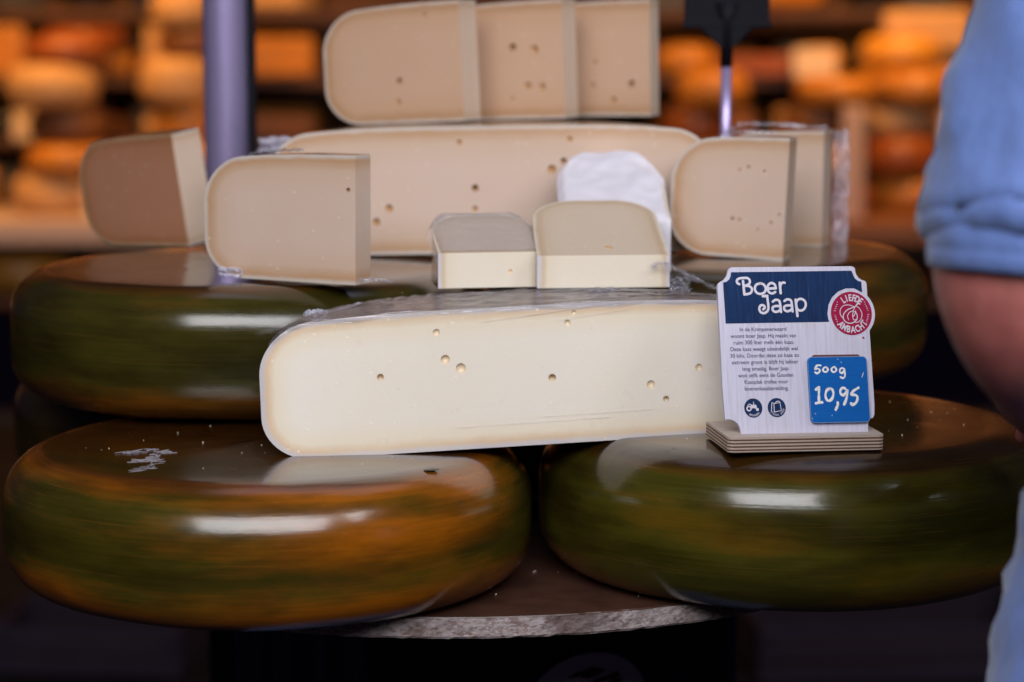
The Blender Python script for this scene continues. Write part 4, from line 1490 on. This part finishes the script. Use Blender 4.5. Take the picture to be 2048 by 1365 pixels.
def crumb(x, y, z, r):
    b0 = len(bm.verts)
    res = bmesh.ops.create_icosphere(bm, subdivisions=1, radius=r, matrix=Matrix.Translation((x, y, z + r * 0.5)) @ Euler((random.random() * 3, random.random() * 3, 0)).to_matrix().to_4x4() @ Matrix.Diagonal((1, random.uniform(.5, 1.3), random.uniform(.4, .8), 1)))
    for v in res['verts']:
        v.co += Vector((random.uniform(-1, 1), random.uniform(-1, 1), random.uniform(-1, 1))) * r * 0.2


for i in range(34):
    a, q = random.uniform(0, 6.283), 0.17 * math.sqrt(random.random())
    crumb(-0.222 + q * math.cos(a), 2.195 + q * math.sin(a), 0.9496 - 0.00585 * (q / 0.24) ** 4, random.uniform(0.0003, 0.0010))
for i in range(45):
    a, q = random.uniform(0, 6.283), 0.17 * math.sqrt(random.random())
    crumb(0.2655 + q * math.cos(a), 2.255 + q * math.sin(a), 0.9606 - 0.0062 * (q / 0.24) ** 4, random.uniform(0.0003, 0.0009))
for i in range(14):
    x, y = random.uniform(-0.08, 0.16), random.uniform(2.10, 2.25)
    crumb(x, y, TZ, random.uniform(0.0004, 0.0013))
cr_ = obj('cheese_crumbs', bm, plain('crumbs', (0.72, 0.62, 0.48), 0.7))
cr_['kind'] = 'stuff'
cr_['label'] = 'tiny pale cheese crumbs scattered on the wheels and table'


# ------------------------------------------------------------------ customer at the right, seen from behind
def skin_obj(name, chains, mat, parent, sub=2, root=0):
    """chains: lists of (point, (rx, ry)) sharing points by index via dict keys"""
    verts, radii, edges, idx = [], [], [], {}
    for ch in chains:
        prev = None
        for key, p, r in ch:
            if key not in idx:
                idx[key] = len(verts)
                verts.append(p)
                radii.append(r)
            i = idx[key]
            if prev is not None:
                edges.append((prev, i))
            prev = i
    me = bpy.data.meshes.new(name)
    me.from_pydata([tuple(v) for v in verts], edges, [])
    me.materials.append(mat)
    o = bpy.data.objects.new(name, me)
    COL.objects.link(o)
    o.parent = parent
    md = o.modifiers.new('skin', 'SKIN')
    sv = me.skin_vertices[0].data
    for i, r in enumerate(radii):
        sv[i].radius = r if isinstance(r, tuple) else (r, r)
        sv[i].use_root = (i == root)
    md.use_smooth_shade = True
    s = o.modifiers.new('sub', 'SUBSURF')
    s.levels = s.render_levels = sub
    dg = bpy.context.evaluated_depsgraph_get()
    dg.update()
    m2 = bpy.data.meshes.new_from_object(o.evaluated_get(dg))
    o.modifiers.clear()
    o.data = m2
    m2.name = name
    for p in m2.polygons:
        p.use_smooth = True
    return o


t = NT('skin')
o_ = t.obj()
n_ = t.noise(o_, 40, 5)
t.set(Base_Color=t.ramp(n_, [(0.3, (0.30, 0.085, 0.075)), (0.7, (0.46, 0.15, 0.13))]), Roughness=0.5)
t.b.inputs['Subsurface Weight'].default_value = 0.25
t.b.inputs['Subsurface Radius'].default_value = (1, 0.35, 0.2)
t.b.inputs['Subsurface Scale'].default_value = 0.01
t.bump(t.noise(o_, 500, 4), 0.25, 0.0006)
M['skin'] = t.m
t = NT('shirt_blue_cotton')
o_ = t.obj()
n_ = t.noise(o_, 700, 3)
t.set(Base_Color=t.ramp(n_, [(0.3, (0.085, 0.145, 0.38)), (0.7, (0.115, 0.19, 0.46))]), Roughness=0.8)
t.b.inputs['Sheen Weight'].default_value = 0.3
t.bump(t.noise(t.mapping(o_, sc=(1, 1, 0.6)), 22, 3), 0.6, 0.012)
M['shirt'] = t.m
M['trousers'] = plain('trousers_navy', (0.015, 0.018, 0.04), 0.85, var=0.2, bump=0.3)
M['hair'] = plain('hair_brown', (0.04, 0.022, 0.012), 0.5, var=0.4, scale=90, bump=0.8, bscale=300)
M['shoe'] = plain('shoe_leather', (0.03, 0.015, 0.01), 0.4)

per_ = thing('person', 'person in light blue shirt at right, bare elbow bent, hand on the front right wheel', 'person', (0.57, 1.70, 0))
# points relative to the root
V = lambda x, y, z: Vector((x, y, z)) - Vector((0.57, 1.70, 0))
sh_l, el_l, wr_l = V(0.415, 1.70, 1.44), V(0.364, 1.635, 1.108), V(0.422, 1.91, 1.040)
body = skin_obj('body', [
    [('pel', V(.57, 1.70, .93), (.14, .10)), ('wai', V(.57, 1.70, 1.08), (.125, .09)), ('che', V(.57, 1.71, 1.30), (.145, .10)), ('nek', V(.57, 1.71, 1.46), .058), ('nk2', V(.57, 1.725, 1.53), .052),
     ('hd1', V(.57, 1.74, 1.60), (.066, .078)), ('hd2', V(.57, 1.74, 1.68), (.074, .092)), ('hd3', V(.57, 1.73, 1.76), (.055, .065))],
    [('che', None, None), ('shl', sh_l, .054), ('ual', V(.362, 1.66, 1.26), .062), ('ua2', V(.354, 1.64, 1.165), .083), ('ell', el_l, .060), ('fal', el_l.lerp(wr_l, .35), .048), ('wrl', wr_l, (.044, .040)), ('hnl', V(.430, 1.975, 1.022), (.045, .032)), ('kn', V(.448, 2.02, 1.010), (.042, .026))],
    [('che', None, None), ('shr', V(.725, 1.70, 1.44), .054), ('elr', V(.80, 1.70, 1.13), .042), ('war', V(.80, 1.80, .90), .027), ('hnr', V(.80, 1.82, .82), (.02, .036))],
    [('pel', None, None), ('hpl', V(.48, 1.70, .88), .085), ('knl', V(.47, 1.71, .50), .058), ('anl', V(.47, 1.69, .09), .04)],
    [('pel', None, None), ('hpr', V(.66, 1.70, .88), .085), ('knr', V(.67, 1.71, .50), .058), ('anr', V(.67, 1.69, .09), .04)],
], M['skin'], per_)


def finger(name, pts, r):
    P = catmull(pts, 4)
    n = len(P)
    rad = [r * (1.0 - 0.30 * i / (n - 1)) for i in range(n)]
    rad[-1] *= 0.55
    return tube_bm(P, rad, 10)


for k_, (dx, ln) in enumerate(((-0.029, .054), (-0.010, .064), (0.010, .060), (0.029, .047))):
    bx = V(.470 + dx, 2.015, 1.006)
    obj('finger', finger('f', [bx + Vector((0, -.02, 0)), bx + Vector((0, ln * .42, -.004)), bx + Vector((0.001, ln * .72, -.018)), bx + Vector((0.001, ln * .86, -.036))], 0.0098), M['skin'], per_, smooth=True)
obj('thumb', finger('thumb', [V(.455, 1.97, 1.006), V(.452, 1.995, .996), V(.458, 2.02, .985), V(.468, 2.035, .974)], 0.0115), M['skin'], per_, smooth=True)

shirt = skin_obj('shirt', [
    [('he0', V(.57, 1.70, .800), (.252, .18)), ('hem', V(.57, 1.70, .860), (.246, .175)), ('pel', V(.57, 1.70, .97), (.218, .150)), ('wai', V(.57, 1.70, 1.10), (.185, .125)), ('che', V(.57, 1.705, 1.28), (.185, .130)), ('shc', V(.57, 1.71, 1.41), (.13, .095)), ('col', V(.57, 1.715, 1.475), .072)],
    [('shc', None, None), ('shl', sh_l + Vector((0.008, 0, .0)), .078), ('ul1', V(.384, 1.672, 1.34), .074), ('ul2', V(.374, 1.652, 1.245), .080), ('cf0', V(.366, 1.64, 1.196), .086), ('cfl', V(.366, 1.638, 1.184), .086)],
    [('shc', None, None), ('shr', V(.725, 1.70, 1.44), .078), ('ur1', V(.77, 1.70, 1.30), .075), ('cfr', V(.79, 1.70, 1.18), .078)],
], M['shirt'], per_, 3)
# cloth creases pressed into the real surface
me = shirt.data
for v in me.vertices:
    p = v.co
    q = Vector((p.x * 9, p.y * 9, p.z * 6 + p.x * 9))
    v.co += v.normal * (0.010 * noise.noise(q) + 0.009 * max(0, ridge(Vector((p.x * 14 + p.z * 12, p.y * 9, p.z * 7 - p.x * 6)))) ** 2 + 0.003 * ridge(q * 2.6))
cb = bmesh.new()
rows = []
for k_, (dz, rr) in enumerate(((0.0, 0.0775), (0.002, 0.0795), (0.012, 0.0800), (0.013, 0.0794), (0.0145, 0.0801), (0.024, 0.0798), (0.030, 0.0770))):
    rows.append([cb.verts.new(V(.364, 1.640, 1.166 + dz + 0.003 * math.sin(a_ * 0.26)) + Vector(((rr + 0.0025 * noise.noise(Vector((math.cos(a_ * 0.1309) * 2, math.sin(a_ * 0.1309) * 2, dz * 50)))) * math.cos(a_ * 0.1309), rr * math.sin(a_ * 0.1309), 0))) for a_ in range(48)])
for A, B in zip(rows[:-1], rows[1:]):
    for k_ in range(48):
        cb.faces.new((A[k_], A[(k_ + 1) % 48], B[(k_ + 1) % 48], B[k_]))
obj('cuff', cb, M['shirt'], per_, smooth=True)
tr_ = skin_obj('trousers', [
    [('pel', V(.57, 1.70, .93), (.165, .12)), ('hpl', V(.48, 1.70, .84), .10), ('knl', V(.47, 1.71, .50), .080), ('anl', V(.47, 1.69, .10), .070)],
    [('pel', None, None), ('hpr', V(.66, 1.70, .84), .10), ('knr', V(.67, 1.71, .50), .080), ('anr', V(.67, 1.69, .10), .070)],
], M['trousers'], per_, 2)
for x in (.47, .67):
    b = lathe_bm(wheel_profile(1.0, 1.0, 0.4, 0.0, 5, 3), 20)
    s = obj('shoe', b, M['shoe'], per_, smooth=True)
    s.scale = (0.046, 0.135, 0.085)
    s.location = V(x, 1.74, 0.0)
hb = bmesh.new()
bmesh.ops.create_icosphere(hb, subdivisions=4, radius=1.0)
for v in list(hb.verts):
    k = 1 + 0.05 * noise.noise(v.co * 4) + 0.02 * noise.noise(v.co * 14)
    v.co *= k
bmesh.ops.delete(hb, geom=[f for f in hb.faces if f.calc_center_median().z < -0.35 - 0.5 * 0 and f.calc_center_median().y > -0.2 or (f.calc_center_median().y > 0.55 and f.calc_center_median().z < 0.35) or f.calc_center_median().z < -0.72], context='FACES')
h_ = obj('hair', hb, M['hair'], per_, smooth=True)
h_.scale = (0.086, 0.106, 0.110)
h_.location = V(.57, 1.733, 1.70)
for nm, x, y, z, d in (('ear', .488, 1.735, 1.655, (.010, .017, .030)), ('ear', .652, 1.735, 1.655, (.010, .017, .030)), ('nose', .57, 1.832, 1.655, (.014, .016, .024))):
    fc = bmesh.new()
    bmesh.ops.create_icosphere(fc, subdivisions=2, radius=1.0, matrix=Matrix.Translation(V(x, y, z)) @ Matrix.Diagonal((*d, 1)))
    obj(nm, fc, M['skin'], per_, smooth=True)
